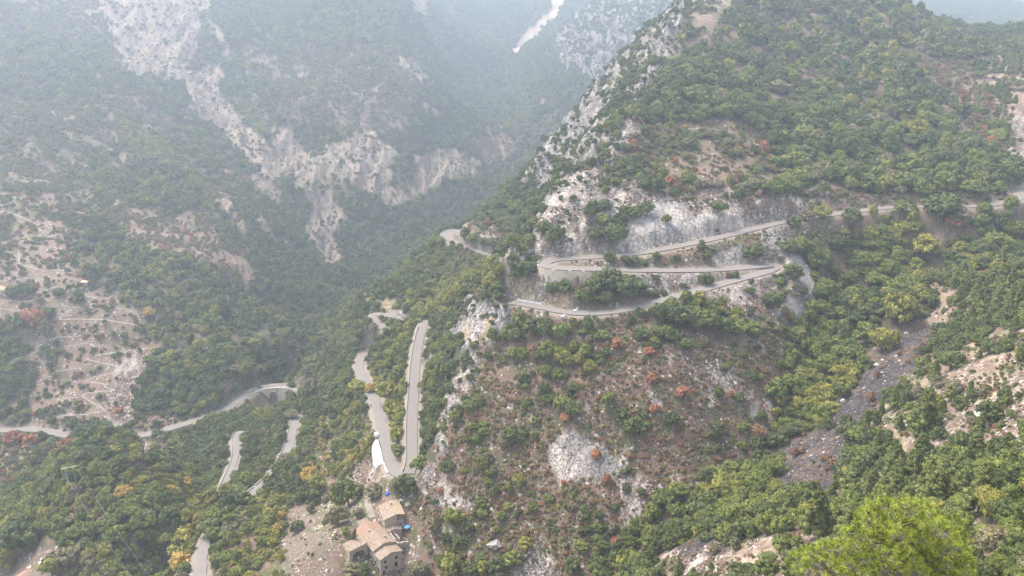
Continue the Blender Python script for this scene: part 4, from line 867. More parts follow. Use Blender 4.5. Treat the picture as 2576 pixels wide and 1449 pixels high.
GRP = {'t': 'broadleaf trees on the mountainside', 'p': 'pines on the near slope', 'b': 'bushes on the stony slopes'}
for (sz, nm, rel, lm), L_ in todo.items():
    L_.sort(key=lambda i: px[i])
    for q, i in enumerate(L_):
        label = f'{sz} {nm} {rel} {lm}'
        if len(L_) > 1: label += f', {ORD[q]} from left' if len(label.split()) < 14 else f', {ORD[q]}'
        x, y, z, rd_, k, t_ = R_[i]; k = int(k); v = int(var_r.integers(0, 12)); rot = var_r.uniform(0, 6.28); sc = (rd_ * var_r.uniform(.92, 1.08), rd_ * var_r.uniform(.92, 1.08), rd_ * var_r.uniform(.85, 1.15))
        if istree[i]:
            e = bpy.data.objects.new('pine_tree' if k == 6 else ('oak_tree' if k == 0 else 'broadleaf_tree'), None); COL.objects.link(e)
            e.location = (x, y, z - rd_ * .12); e.rotation_euler = (0, 0, rot); e.scale = sc; e.empty_display_size = .2
            link(crown_of('near' if dist[i] < 215 else 'mid', v, k), 'crown', e); link(pine_trunk if k == 6 else trunk_src[v % 3], 'trunk', e)
            tag(e, label, 'pine tree' if k == 6 else 'tree', GRP['p' if k == 6 else 't'])
        else:
            e = link(crown_of('bushn', v, k), 'bush'); e.location = (x, y, z - rd_ * .1); e.rotation_euler = (0, 0, rot); e.scale = sc; tag(e, label, 'bush', GRP['b'])
# ------------------------------------------------------------------ walls, viaduct, paths
conc = plain('pale_concrete', (.55, .455, .35), .22, .5, .9, .2); stonew = plain('rubble_wall_stone', (.25, .225, .195), .3, 2.2, .92, .5); white = plain('white_paint', (.55, .54, .52), .05, 1, .6)
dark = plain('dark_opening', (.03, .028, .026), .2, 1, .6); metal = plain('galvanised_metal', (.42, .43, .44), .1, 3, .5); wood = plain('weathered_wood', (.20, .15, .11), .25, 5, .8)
def band(name, pts, nrm, off0, off1, ztop, zbot, mat, parent=None):
    """solid wall following pts: from off0 to off1 sideways, between ztop and zbot (arrays)"""
    n = len(pts); A = pts[:, :2] + nrm * off0; B = pts[:, :2] + nrm * off1
    V = np.concatenate([np.c_[A, ztop], np.c_[B, ztop], np.c_[B, zbot], np.c_[A, zbot]]); Fq = []
    for i in range(n - 1):
        for k in range(4): l = (k + 1) % 4; Fq.append([k * n + i, k * n + i + 1, l * n + i + 1, l * n + i])
    Fq += [[0, n, 2 * n, 3 * n], [n - 1, 4 * n - 1, 3 * n - 1, 2 * n - 1]]
    return link(mesh_np(name, V, np.array(Fq).ravel(), 4, mat, False), name, parent)
for (k, a, b_, sd, kd, lb) in WL:
    r = ROADS[k]; c = r['c'][a:b_ + 1]; nn = normals2(r['c'])[a:b_ + 1] * sd; w2 = r['w'] / 2
    if kd == 'low':
        o = band('parapet', c, nn, w2 + .25, w2 + .65, c[:, 2] + .55, c[:, 2] - 1.2, stonew if 'pale' not in lb and 'whitish' not in lb else white); tag(o, lb, 'parapet')
    else:
        g = hgt(c[:, 0] + nn[:, 0] * (w2 + 1.8), c[:, 1] + nn[:, 1] * (w2 + 1.8)); g = np.minimum(g, c[:, 2] - 1) - 1.5
        g = np.minimum(g, c[:, 2] - (9.5 if kd == 'big' else 4.0)) if kd == 'big' else g
        e = bpy.data.objects.new('retaining_wall', None); COL.objects.link(e); e.location = c[len(c) // 2] ; tag(e, lb, 'retaining wall')
        off = Vector(e.location)
        def kid(o): o.parent = e; o.location = -off; return o
        kid(band('wall_face', c, nn, w2 + .3, w2 + .8, c[:, 2] + .02, g, conc))
        step = 9 if kd == 'big' else 24
        for s0 in range(0, len(c) - 3, step):
            q = slice(s0, min(len(c), s0 + step - 1)); 
            if q.stop - q.start < 2: continue
            kid(band('parapet', c[q], nn[q], w2 + .32, w2 + .86, c[q][:, 2] + .6, c[q][:, 2] + .03, stonew))
# the viaduct
r = ROADS['viaduct_road']; c = r['c']; a = near_i(c, (622, 992)); b_ = near_i(c, (768, 986)); cc = c[a:b_ + 1]; nn = normals2(c)[a:b_ + 1]; s = r['s'][a:b_ + 1]
ia = near_i(cc, (688, 974)); sc = s[ia]; AR = 2.9
e = bpy.data.objects.new('viaduct', None); COL.objects.link(e); e.location = cc[ia]; tag(e, 'grey concrete viaduct with one round arch across the valley', 'viaduct'); off = Vector(e.location)
for sd in (1, -1):
    for lo, hi in ((0, np.searchsorted(s, sc - AR)), (np.searchsorted(s, sc + AR), len(s))):
        q = slice(lo, hi); g = hgt(cc[q][:, 0], cc[q][:, 1]); z0 = np.minimum(g - 3, cc[q][:, 2] - 9)
        o = band('wall_face', cc[q], nn[q] * sd, 2.3, 2.9, cc[q][:, 2] + .0, z0, conc); o.parent = e; o.location = -off
    ts = np.linspace(-AR, AR, 25); P_ = np.stack([np.interp(sc + ts, s, cc[:, i]) for i in range(3)], 1); N_ = np.stack([np.interp(sc + ts, s, nn[:, i]) for i in range(2)], 1)
    arc = cc[ia][2] - 5.0 + np.sqrt(np.maximum(AR ** 2 - ts ** 2, 0))
    o = band('spandrel', P_, N_ * sd, 2.3, 2.9, P_[:, 2], arc, conc); o.parent = e; o.location = -off
    if sd == 1:
        z1 = cc[ia][2] - 5.0; ring = []
        V = []; Fq = []; M = 24
        for i in range(M + 3):
            if i == 0: t, zz, t2, zz2 = -AR, z1 - 5, -AR - .4, z1 - 5
            elif i == M + 2: t, zz, t2, zz2 = AR, z1 - 5, AR + .4, z1 - 5
            else:
                th = math.pi * (1 - (i - 1) / M); t, zz, t2, zz2 = AR * math.cos(th), z1 + AR * math.sin(th), (AR + .4) * math.cos(th), z1 + (AR + .4) * math.sin(th)
            for tt, z_, of in ((t, zz, 2.88), (t2, zz2, 2.88), (t2, zz2, 3.05), (t, zz, 3.05)):
                x = np.interp(sc + tt, s, cc[:, 0]) + np.interp(sc + tt, s, nn[:, 0]) * of; y = np.interp(sc + tt, s, cc[:, 1]) + np.interp(sc + tt, s, nn[:, 1]) * of; V.append((x, y, z_))
        for i in range(M + 2):
            for k in range(4): Fq.append([i * 4 + k, i * 4 + (k + 1) % 4, i * 4 + 4 + (k + 1) % 4, i * 4 + 4 + k])
        o = link(mesh_np('arch_ring', np.array(V), np.array(Fq).ravel(), 4, white, False), 'arch_ring', e); o.location = -off
    o = band('parapet', cc, nn * sd, 2.55, 2.95, cc[:, 2] + .75, cc[:, 2] + .02, conc); o.parent = e; o.location = -off
ts = np.linspace(-AR, AR, 25); V = []
for t in ts:
    p = [np.interp(sc + t, s, cc[:, i]) for i in range(3)]; n_ = [np.interp(sc + t, s, nn[:, i]) for i in range(2)]; z_ = cc[ia][2] - 5 + math.sqrt(max(AR ** 2 - t * t, 0)) + .02
    V += [(p[0] + n_[0] * 2.3, p[1] + n_[1] * 2.3, z_), (p[0] - n_[0] * 2.3, p[1] - n_[1] * 2.3, z_), (p[0] - n_[0] * 2.3, p[1] - n_[1] * 2.3, p[2] - .05), (p[0] + n_[0] * 2.3, p[1] + n_[1] * 2.3, p[2] - .05)]
Fq = [[i * 4 + k, i * 4 + (k + 1) % 4, i * 4 + 4 + (k + 1) % 4, i * 4 + 4 + k] for i in range(24) for k in range(4)]
o = link(mesh_np('barrel_vault', np.array(V), np.array(Fq).ravel(), 4, conc, False), 'barrel_vault', e); o.location = -off
o = band('pilaster', cc[ia - 17:ia - 15], nn[ia - 17:ia - 15], 2.88, 3.1, cc[ia - 17:ia - 15][:, 2] - .3, cc[ia - 17:ia - 15][:, 2] - 9, stonew); o.parent = e; o.location = -off

dust = plain('trodden_pale_earth', (.24, .20, .16), .35, .6, .95)
for q, w in PATHS:
    w *= .85; c = drape(q); m = len(c); nn = normals2(c); V = []
    for o_ in (-1, 0, 1):
        x = c[:, 0] + nn[:, 0] * o_ * w / 2; y = c[:, 1] + nn[:, 1] * o_ * w / 2
        z = np.maximum(hgt(x, y), hgt(c[:, 0], c[:, 1]) - .15) + .12; V.append(np.stack([x, y, z], 1))
    V = np.stack(V, 1).reshape(-1, 3); i, j = np.meshgrid(np.arange(m - 1), np.arange(2), indexing='ij'); a_ = (i * 3 + j).ravel()
    tag(link(mesh_np('path', V, np.stack([a_, a_ + 1, a_ + 4, a_ + 3], 1).ravel(), 4, dust), 'path'), 'pale trodden footpath', 'path', kind='structure')

# ------------------------------------------------------------------ buildings
rubble, nt, b = new_mat('warm_rubble_stone')
tc = nt.nodes.new('ShaderNodeTexCoord').outputs['Object']
v_ = nt.nodes.new('ShaderNodeTexVoronoi'); v_.inputs['Scale'].default_value = 2.6; nt.links.new(tc, v_.inputs['Vector'])
nt.links.new(mixc(nt, noise_(nt, tc, .5, 5), mixc(nt, 1.0, (.44, .36, .285), mixc(nt, .35, (.95, .95, .95), v_.outputs['Color']), 'MULTIPLY'), (.41, .345, .28)), b.inputs['Base Color'])
def roofmat(name, c1, c2, c3):
    m, nt, b = new_mat(name); tc = nt.nodes.new('ShaderNodeTexCoord').outputs['Object']
    v1 = nt.nodes.new('ShaderNodeTexVoronoi'); v1.inputs['Scale'].default_value = 2.4; nt.links.new(tc, v1.inputs['Vector'])
    sp_ = nt.nodes.new('ShaderNodeSeparateColor'); nt.links.new(v1.outputs['Color'], sp_.inputs[0])
    k = mixc(nt, sp_.outputs[0], c1, c2); k = mixc(nt, math_(nt, 'GREATER_THAN', sp_.outputs[1], .82), k, c3)
    nt.links.new(k, b.inputs['Base Color']); return m
rtan = roofmat('old_tan_tiles', (.215, .16, .115), (.28, .215, .16), (.16, .11, .08)); rred = roofmat('reddish_tiles', (.235, .145, .10), (.29, .19, .135), (.2, .13, .09)); rlight = roofmat('pale_new_tiles', (.27, .205, .135), (.30, .235, .16), (.30, .22, .14))
def boxmesh(name, boxes, mat, parent=None, smooth=False):
    """boxes: 8-corner solids given as (x0,x1,y0,y1,z0,z1)"""
    V = []; Fq = []
    for (x0, x1, y0, y1, z0, z1) in boxes:
        n = len(V); V += [(x0,y0,z0),(x1,y0,z0),(x1,y1,z0),(x0,y1,z0),(x0,y0,z1),(x1,y0,z1),(x1,y1,z1),(x0,y1,z1)]
        Fq += [[n+a for a in f] for f in ((0,3,2,1),(4,5,6,7),(0,1,5,4),(1,2,6,5),(2,3,7,6),(3,0,4,7))]
    return link(mesh_np(name, np.array(V, float), np.array(Fq).ravel(), 4, mat, smooth), name, parent)
def prism(name, prof, y0, y1, mat, parent):
    """profile in x,z pushed from y0 to y1"""
    n = len(prof); bm = bmesh.new(); A = [bm.verts.new((x, y0, z)) for x, z in prof]; B = [bm.verts.new((x, y1, z)) for x, z in prof]
    bm.faces.new(A); bm.faces.new(B[::-1])
    for i in range(n): bm.faces.new((A[i], B[i], B[(i + 1) % n], A[(i + 1) % n]))
    bmesh.ops.recalc_face_normals(bm, faces=bm.faces); me = bpy.data.meshes.new(name); bm.to_mesh(me); bm.free(); me.materials.append(mat); return link(me, name, parent)
def root(name, loc, ang, label, cat, group=None):
    e = bpy.data.objects.new(name, None); COL.objects.link(e); e.location = loc; e.rotation_euler = (0, 0, ang); return tag(e, label, cat, group)
def window(par, side, a, z, W, w=.8, h=1.1, door=False):
    """a window on a wall: side f (y=0 front), l (x=0), r (x=W)"""
    nm = 'door' if door else 'window'
    if side == 'f': fr = boxmesh(nm, [(a - w/2 - .12, a + w/2 + .12, -.10, .02, z - .12, z + h + .14)], stonew2, par); boxmesh('pane' if not door else 'leaf', [(a - w/2, a + w/2, -.13, -.09, z, z + h)], dark, fr)
    elif side == 'l': fr = boxmesh(nm, [(-.10, .02, a - w/2 - .12, a + w/2 + .12, z - .12, z + h + .14)], stonew2, par); boxmesh('pane' if not door else 'leaf', [(-.13, -.09, a - w/2, a + w/2, z, z + h)], dark, fr)
    else: fr = boxmesh(nm, [(W - .02, W + .10, a - w/2 - .12, a + w/2 + .12, z - .12, z + h + .14)], stonew2, par); boxmesh('pane' if not door else 'leaf', [(W + .09, W + .13, a - w/2, a + w/2, z, z + h)], dark, fr)
    return fr
stonew2 = plain('dressed_stone', (.30, .25, .20), .15, 3, .9)
def gable_roof(par, W, y0, y1, zl, zr, xr, zt, mat, ov=.35, th=.18):
    """two slopes meeting over x=xr at zt; eaves heights zl (x=0) and zr (x=W)"""
    gl = (zt - zl) / xr; gr = (zt - zr) / (W - xr)
    prof = [(-ov, zl - gl * ov + .04), (xr, zt + .04), (W + ov, zr - gr * ov + .04), (W + ov, zr - gr * ov + .04 + th), (xr, zt + th + .04), (-ov, zl - gl * ov + .04 + th)]
    return prism('roof', prof, y0, y1, mat, par)
# main farmhouse; local x along the front, y to the back
o0 = ray(959, 1446)
fa = math.atan2(6.0, 7.9)
z0 = min(o0[2], hgt(o0[0], o0[1])[0]) - .3
H = 8.0
fh = root('farmhouse', (o0[0], o0[1], z0), fa, 'long stone farmhouse with stepped tan tiled roofs at the foot of the slope', 'house')
prism('wall', [(0, -5), (9.3, -5), (9.3, H - 1.0), (4.6, H + .5), (0, H - .9)], 0, 5.2, rubble, fh)
prism('wall', [(0, -5), (9.6, -5), (9.6, H - .1), (4.8, H + 1.7), (0, H)], 5.2, 15.5, rubble, fh)
prism('wall', [(0, -5), (9.6, -5), (9.6, H - .1), (4.8, H + 1.6), (0, H - .2)], 15.5, 21, rubble, fh)
gable_roof(fh, 9.3, -.4, 5.18, H - .9, H - 1.0, 4.6, H + .5, rtan); rf = gable_roof(fh, 9.6, 5.0, 15.7, H, H - .1, 4.8, H + 1.7, rtan); gable_roof(fh, 9.6, 15.72, 21.4, H - .2, H - .1, 4.8, H + 1.6, rred)
boxmesh('chimney', [(6.8, 7.4, 8.6, 9.2, H + .6, H + 2.0)], rubble, rf); boxmesh('chimney', [(3.2, 3.7, 15.0, 15.5, H + 1, H + 2.2)], rubble, rf)
for a, z, w, h in ((2.0, 4.9, .8, 1.1), (2.2, 2.2, .9, 1.2), (6.9, 4.6, .9, 1.2), (1.2, .2, .8, 1.4)): window(fh, 'f', a, z, 9.3, w, h)
window(fh, 'f', 6.6, 1.2, 9.3, 1.1, 2.1, True)
for a, z, w, h in ((2.4, 5.0, .7, 1.5), (4.0, 3.0, .8, 1.4), (2.0, 1.0, .8, 1.5), (7.5, 2.6, .8, 1.6), (7.8, 6.0, .6, .8), (10.5, 5.6, .6, .8), (13.2, 5.2, .7, 1.4), (13.0, 2.6, .7, 1.6), (17.5, 6.0, .7, 1.0)): window(fh, 'l', a, z, 9.3, w, h)
bl = boxmesh('balcony', [(5.4, 9.1, -2.2, -.02, .9, 1.1)], rred, fh); boxmesh('post', [(5.5, 5.7, -2.1, -1.9, -4, .9)], rubble, bl); boxmesh('post', [(8.8, 9.0, -2.1, -1.9, -4, .9)], rubble, bl)
# arched annex to the left of the main house
def loc2w(e, x, y, z=0): c_, s_2 = math.cos(e.rotation_euler[2]), math.sin(e.rotation_euler[2]); return (e.location[0] + x * c_ - y * s_2, e.location[1] + x * s_2 + y * c_, e.location[2] + z)
def zfor(p, py): return HC - p[1] * rr(py) - z0
ra_ = ray(881, 1411); an = root('annex', (ra_[0], ra_[1], ra_[2] - .7), fa, 'small arched stone annex against the left wall of the long farmhouse', 'outbuilding'); an.scale = (1.24, 1, 1)
pr = [(0, -5), (.9, -5), (.9, 1.6)] + [(3.0 - 2.1 * math.cos(t), 1.6 + 1.9 * math.sin(t)) for t in np.linspace(.2, math.pi - .2, 9)] + [(5.1, 1.6), (5.1, -5), (6.1, -5), (6.1, 5.6), (3, 5.5), (0, 5.1)]
prism('arch_wall', pr, 0, .6, rubble, an); prism('wall', [(0, -5), (6.1, -5), (6.1, 5.6), (0, 5.1)], 4.4, 4.9, rubble, an); prism('wall', [(0, -5), (.5, -5), (.5, 5.1), (0, 5.1)], .6, 4.4, rubble, an)
prism('roof', [(-.35, 5.05), (6.15, 5.75), (6.15, 5.95), (-.35, 5.25)], -.4, 5.3, rtan, an)
# low shed roofs between the two houses
sh_ = root('shed', loc2w(fh, 1.2, 22.2, zfor(loc2w(fh, 1.2, 22.2), 1335) - 5.4), fa, 'low lean-to shed with tan tiles between the two farmhouses', 'outbuilding')
prism('wall', [(0, -5), (6, -5), (6, 6.4), (0, 5.4)], 0, 4.0, rubble, sh_); prism('roof', [(-.3, 5.4), (6.3, 6.45), (6.3, 6.65), (-.3, 5.6)], -.3, 4.3, rtan, sh_)
# upper house
o1 = ray(970, 1350); fb_ = math.atan2(3.6, 8.9)
z1 = o1[2] - .3
uh = root('farmhouse', (o1[0] - .1, o1[1], z1), fb_, 'tall narrow stone farmhouse with a roofed terrace behind the long one', 'house')
prism('wall', [(0, -4), (5.2, -4), (5.2, 9.6), (4.9, 9.7), (0, 8.2)], 0, 9.8, rubble, uh); prism('wall', [(5.2, -4), (8.0, -4), (8.0, 6.0), (5.2, 6.0)], .6, 9.8, rubble, uh)
rf = prism('roof', [(-.35, 8.15), (5.0, 9.8), (5.0, 10.0), (-.35, 8.35)], -.4, 10.2, rtan, uh); prism('roof', [(5.03, 9.8), (8.5, 8.9), (8.5, 9.08), (5.03, 10.0)], -.4, 10.2, rlight, uh)
for y_ in (.8, 5.2, 9.5): boxmesh('post', [(7.75, 7.95, y_, y_ + .2, 6.0, 8.95)], wood, uh)
boxmesh('chimney', [(4.2, 4.8, 6.8, 7.4, 9.2, 10.9)], rubble, rf)
for a, z in ((2.4, 5.6), (5.0, 6.0), (7.6, 6.2), (3.2, 3.0), (6.0, 3.0)): window(uh, 'l', a, z, 5.2, .7, 1.0)
window(uh, 'f', 6.6, 3.4, 5.2, .9, 1.1).location.y = .6; window(uh, 'f', 6.6, .4, 5.2, 1.0, 2.0, True).location.y = .6
lt = root('lean_to', loc2w(uh, .5, -3.05), fb_, 'small tiled lean-to on the front wall of the tall farmhouse', 'outbuilding')
prism('wall', [(0, -4), (5.6, -4), (5.6, 4.5), (2.6, 5.3), (0, 4.4)], 0, 3.0, rubble, lt); gable_roof(lt, 5.6, -.3, 3.0, 4.4, 4.5, 2.6, 5.3, rtan)
# the roofless ruin
o2 = ray(1003, 1392); ru = root('ruin', (o2[0], o2[1], o2[2] - .5), fa, 'roofless stone ruin with a rounded back wall beside the long farmhouse', 'ruin')
def ragged(name, pts, hs, th, par):
    pts = np.array(pts, float); l = np.concatenate([[0], np.cumsum(np.hypot(*np.diff(pts, axis=0).T))]); t = np.linspace(0, l[-1], int(l[-1] / .4) + 2)
    c = np.stack([np.interp(t, l, pts[:, 0]), np.interp(t, l, pts[:, 1]), t * 0], 1); z = np.interp(t, l, hs) + (fbm(t * 3 + pts[0, 0], t * 0, 2.5, 3, 4) - .5) * 1.1
    return band(name, c, normals2(c), -th / 2, th / 2, z, z * 0 - 4, rubble, par)
w_ = ragged('side_wall', [(0, 0), (-.4, 5), (-.6, 9)], [5.0, 7.2, 6.4], .6, ru); ragged('front_wall', [(0, 0), (4.4, -.3)], [5.4, 4.4], .6, ru)
ragged('round_wall', [(-.6, 9)] + [(3.0 - 3.6 * math.cos(t), 9 + 3.3 * math.sin(t)) for t in np.linspace(.1, 3.0, 12)] + [(6.4, 5)], [6.6] + list(np.linspace(6.4, 5.4, 12)) + [4.4], .6, ru)
ragged('inner_wall', [(1.6, 1.5), (1.2, 6.5)], [6.0, 6.6], .5, ru); ragged('front_wall', [(6.0, .6), (8.8, 1.6)], [2.4, 3.0], .5, ru)
boxmesh('opening', [(2.2, 2.9, -.62, -.5, 1.2, 2.3)], dark, ru); boxmesh('opening', [(1.4, 2.1, -.62, -.5, -.6, .6)], dark, ru)
# farm by the lower left corner
o3 = ray(62, 1440); lf = root('farmhouse', (o3[0] - 2, o3[1] - 4, o3[2] - 2.2), math.radians(-28), 'low farm building with a broad reddish roof in the bottom left corner', 'house')
prism('wall', [(0, -4), (7.5, -4), (7.5, 3.0), (3.7, 4.4), (0, 2.9)], 0, 11, rubble, lf); rf = gable_roof(lf, 7.5, -.4, 11.4, 2.9, 3.0, 3.7, 4.4, rred)
boxmesh('dormer', [(.4, 2.2, 5.2, 7.6, 3.0, 4.4)], rubble, rf); boxmesh('dormer_opening', [(.36, .4, 5.5, 7.3, 3.5, 4.2)], dark, rf)
window(lf, 'f', 2, .6, 7.5); window(lf, 'l', 4, 1.0, 7.5)
def revolve(name, prof, mat, parent=None, n=20, smooth=True):
    V = []; Fq = []
    for (r_, z_) in prof:
        for k in range(n): V.append((r_ * math.cos(k / n * 2 * math.pi), r_ * math.sin(k / n * 2 * math.pi), z_))
    for i in range(len(prof) - 1):
        for k in range(n): Fq.append([i * n + k, i * n + (k + 1) % n, (i + 1) * n + (k + 1) % n, (i + 1) * n + k])
    return link(mesh_np(name, np.array(V), np.array(Fq).ravel(), 4, mat, smooth), name, parent)
def at(px, py, dz=0): x, y, z = ray(px, py); return (x, y, z + dz)
tk = revolve('water_tank', [(0, 2.3), (.5, 2.28), (1.3, 1.9), (1.45, 1.6), (1.45, -1)], white); tk.location = at(107, 1424); tag(tk, 'white domed water tank beside the bottom left farm', 'water tank')
el = root('pergola', at(126, 1397, -.3), .4, 'dark roofed round shelter in the yard above the white tank', 'shelter')
revolve('roof', [(0, 2.7), (1.2, 2.5), (1.8, 2.2), (1.75, 2.1), (0, 2.3)], wood, el, 14)
for k in range(4): p = boxmesh('post', [(-.08, .08, -.08, .08, -.5, 2.2)], wood, el); p.location = (1.2 * math.cos(k * 1.57), 1.2 * math.sin(k * 1.57), 0)
ps = revolve('post', [(.0, 2.2), (.1, 2.2), (.12, -.5)], white, None, 8); ps.location = at(76, 1410); tag(ps, 'lone pale post in the yard of the bottom left farm', 'post')
# huts on the terraces
h1 = root('hut', at(205, 717, -.4), .1, 'small flat roofed hut with pale roof on the high terraces', 'hut'); prism('wall', [(0, -2), (4.6, -2), (4.6, 2.3), (0, 2.6)], 0, 3.4, rubble, h1); prism('roof', [(-.4, 2.62), (5.0, 2.28), (5.0, 2.48), (-.4, 2.82)], -.5, 3.9, conc, h1)
boxmesh('door', [(.8, 1.7, -.12, -.02, -.2, 1.8)], dark, h1)
h2 = root('hut', at(-8, 738, -.4), -.15, 'pale roofed hut cut by the left picture edge', 'hut'); prism('wall', [(0, -3), (7, -3), (7, 3.0), (0, 4.4)], 0, 5, rubble, h2); prism('roof', [(-.4, 4.45), (7.5, 2.95), (7.5, 3.15), (-.4, 4.65)], -.5, 5.5, rlight, h2)
boxmesh('window', [(4.2, 5.0, -.12, -.02, .6, 1.6)], dark, h2)
t2 = revolve('water_butt', [(0, 1.5), (.8, 1.45), (1.0, 1.2), (1.0, -.4)], white, None, 16); t2.location = at(49, 732); tag(t2, 'small white round water butt between dark bushes on the terraces', 'water butt')
h3 = root('stone_hut', at(1023, 1281, -.4), .3, 'tiny rough stone hut with dark doorway beyond the tall farmhouse', 'hut'); prism('wall', [(0, -1), (2.6, -1), (2.6, 1.9), (1.3, 2.3), (0, 1.8)], 0, 2.2, rubble, h3); boxmesh('doorway', [(.9, 1.7, -.08, -.01, -.2, 1.3)], dark, h3); gable_roof(h3, 2.6, -.2, 2.4, 1.8, 1.9, 1.3, 2.3, rtan)
# solar panel
spn = root('solar_panel', at(853, 1302, -.2), .3, 'white framed solar panel on a rack on the farm terraces', 'solar panel')
pb = boxmesh('panel', [(-1.3, 1.3, -.05, .05, -2.1, 2.1)], plain('panel_glass', (.55, .58, .62), .05, 1, .3), spn); pb.rotation_euler = (math.radians(-48), 0, 0); pb.location = (0, 0, 2.2)
for x_ in (-1.1, 1.1): boxmesh('leg', [(x_ - .06, x_ + .06, .3, .42, -1, 2.3)], metal, spn); boxmesh('leg', [(x_ - .06, x_ + .06, -1.1, -.98, -1, 1.2)], metal, spn)
blue = plain('blue_plastic', (.03, .12, .42), .1, 1, .5); lblue = plain('light_blue_cloth', (.12, .35, .65), .1, 1, .7)
bt = revolve('tarpaulin', [(0, 1.3), (.7, 1.15), (1.3, .7), (1.6, -.3)], blue, None, 9, False); bt.location = at(975, 1243); bt.scale = (.8, .6, .7); tag(bt, 'deep blue tarpaulin over a heap under the dark trees behind the tall farmhouse', 'tarpaulin')
um = root('parasol', at(1024, 1334, -.1), 0, 'light blue parasol beside the rounded ruin wall', 'parasol'); revolve('canopy', [(0, 2.4), (.6, 2.2), (1.3, 1.85), (1.25, 1.83), (0, 2.3)], lblue, um, 8, False); revolve('pole', [(.04, 2.4), (.04, -.3)], metal, um, 6)
um2 = root('parasol', loc2w(bl.parent, 7.2, -1.1, 1.12), 0, 'closed white parasol on the front balcony of the long farmhouse', 'parasol'); revolve('canopy', [(0, 2.5), (.12, 2.3), (.3, 1.2), (0, 1.1)], white, um2, 8); revolve('pole', [(.04, 1.3), (.04, 0)], metal, um2, 6)
def chair(loc, rz, label):
    e = root('garden_chair', loc, rz, label, 'chair', 'white garden chairs by the farmhouses'); boxmesh('seat', [(-.28, .28, -.28, .28, .4, .45)], white, e); boxmesh('backrest', [(-.28, .28, .24, .3, .46, .95)], white, e)
    for x_ in (-.24, .24):
        for y_ in (-.24, .24): boxmesh('leg', [(x_ - .03, x_ + .03, y_ - .03, y_ + .03, -.2, .4)], white, e)
chair(at(1010, 1322), .4, 'white garden chair nearest the light blue parasol'); chair(at(1013, 1317), 1.6, 'white garden chair between the tall farmhouse and the parasol'); chair(at(1011, 1300), 2.4, 'white garden chair beside the roofed terrace')
gt = root('garden_table', at(1014, 1324, 0), 0, 'small round white garden table near the parasol', 'table'); revolve('tabletop', [(0, .76), (.5, .76), (.5, .71), (0, .71)], white, gt, 12); revolve('leg', [(.05, .7), (.05, -.2)], white, gt, 6)
# boulders that stand out
rockm = plain('limestone_rock', (.42, .38, .345), .22, .8, .95, .6); rockg = plain('grey_rock', (.29, .265, .245), .25, .6, .95, .6)
def boulder(px, py, w, h, label, mat=rockm, seed=1):
    r_ = np.random.default_rng(seed); v, f = ico(3); v = v * (1 + (fbm(v[:, 0] * 2 + seed, v[:, 1] * 2 + v[:, 2] * 3, 1.1, 3, seed) - .5)[:, None] * .9); v = np.round(v * 3.2) / 3.2 * .45 + v * .55
    x, y, z = ray(px, py); d = math.hypot(math.hypot(x, y), HC - z); s_2 = w / 2 * d / F; v = v * [s_2, s_2 * .8, s_2 * h]; o = link(mesh_np('boulder', v, f.ravel(), 3, mat, False), 'boulder', None, (x, y, z + s_2 * h * .3)); return tag(o, label, 'boulder', 'large loose rocks')
for i, (px_, py_, w, h, lb, g) in enumerate([(1245,1372,34,.6,'broad flat topped brown boulder in the heath beyond the ruin',1),(1448,785,14,.8,'white block at the outer edge of the lowest hairpin road',0),(1418,800,14,1,'white boulder under the kerb by the ochre cutting',0),(1690,192,14,1.5,'white standing rock high on the crest',0),(1255,1000,8,1,'lone pale stone on the heath right of the white crag',0),(1010,1260,12,.8,'white block beside the blue tarpaulin',0),(2195,1122,12,.9,'white block in the dark shale hollow',0),(1590,1130,10,1,'pale boulder beside the great slab edge',0),(2205,920,12,.8,'white boulder in the shale streak',0),(2120,1010,12,.8,'lower white boulder on the shale streak',0),(2280,840,10,.8,'white boulder near the shale streak top',0)]): boulder(px_, py_, w, h, lb, rockg if g else rockm, i + 3)
# loose rocks: far too many to count
def rock_mesh(s):
    v, f = ico(1); r_ = np.random.default_rng(s); v = v * r_.uniform(.65, 1.2, (len(v), 1)) * [1, .8, .6]; return mesh_np('rock', v, f.ravel(), 3, rockm if s % 3 else rockg, False)
rocks = []
for cell, r0_, r1_, sd in ((1.5, 60, 300, 1), (2.0, 300, 520, 2)):
    x, y, r_ = scatter(cell, r0_, r1_, 300 + sd); m = bil(hid, x, y) < .6; x, y = x[m], y[m]; c = bil(cls, x, y); dens = np.zeros(len(names))
    for n, d_ in (('SP', .5), ('RB', .75), ('SB', .15), ('RP', .08), ('RK', .35), ('RV', .35), ('SN', .30), ('GR', .5), ('TE', .2), ('TG', .35), ('SO', .12), ('SM', .10), ('MX', .07), ('RY', .3), ('SC', .1), ('SH', .08)): dens[idx[n]] = d_
    p = dens[c] * np.clip(1 + (fbm(x, y, 14, 3, 23) - .54) * 10, 0, 3); m = (r_.random(len(x)) < p) & (bil(best, x, y) > -.4)
    for (ex, ey, er) in EXCL: m &= np.hypot(x - ex, y - ey) > er
    x, y = x[m], y[m]; z = hgt(x, y); rocks.append(np.stack([x, y, z,   (1 + .7 * (c[m] == idx['RB'])) * (.10 + .55 * r_.beta(1.0, 4.0, len(x))) * (1 + (sd == 2) * .15), x * 0, x * 0], 1))
_keep = R_; R_ = np.vstack(rocks); stuff('loose_rocks', (np.arange(len(R_)), np.random.default_rng(4).integers(0, 6, len(R_))), 'loose pale stones strewn over the slopes', [rock_mesh(s) for s in range(6)]); print('ROCKS', len(R_)); R_ = _keep
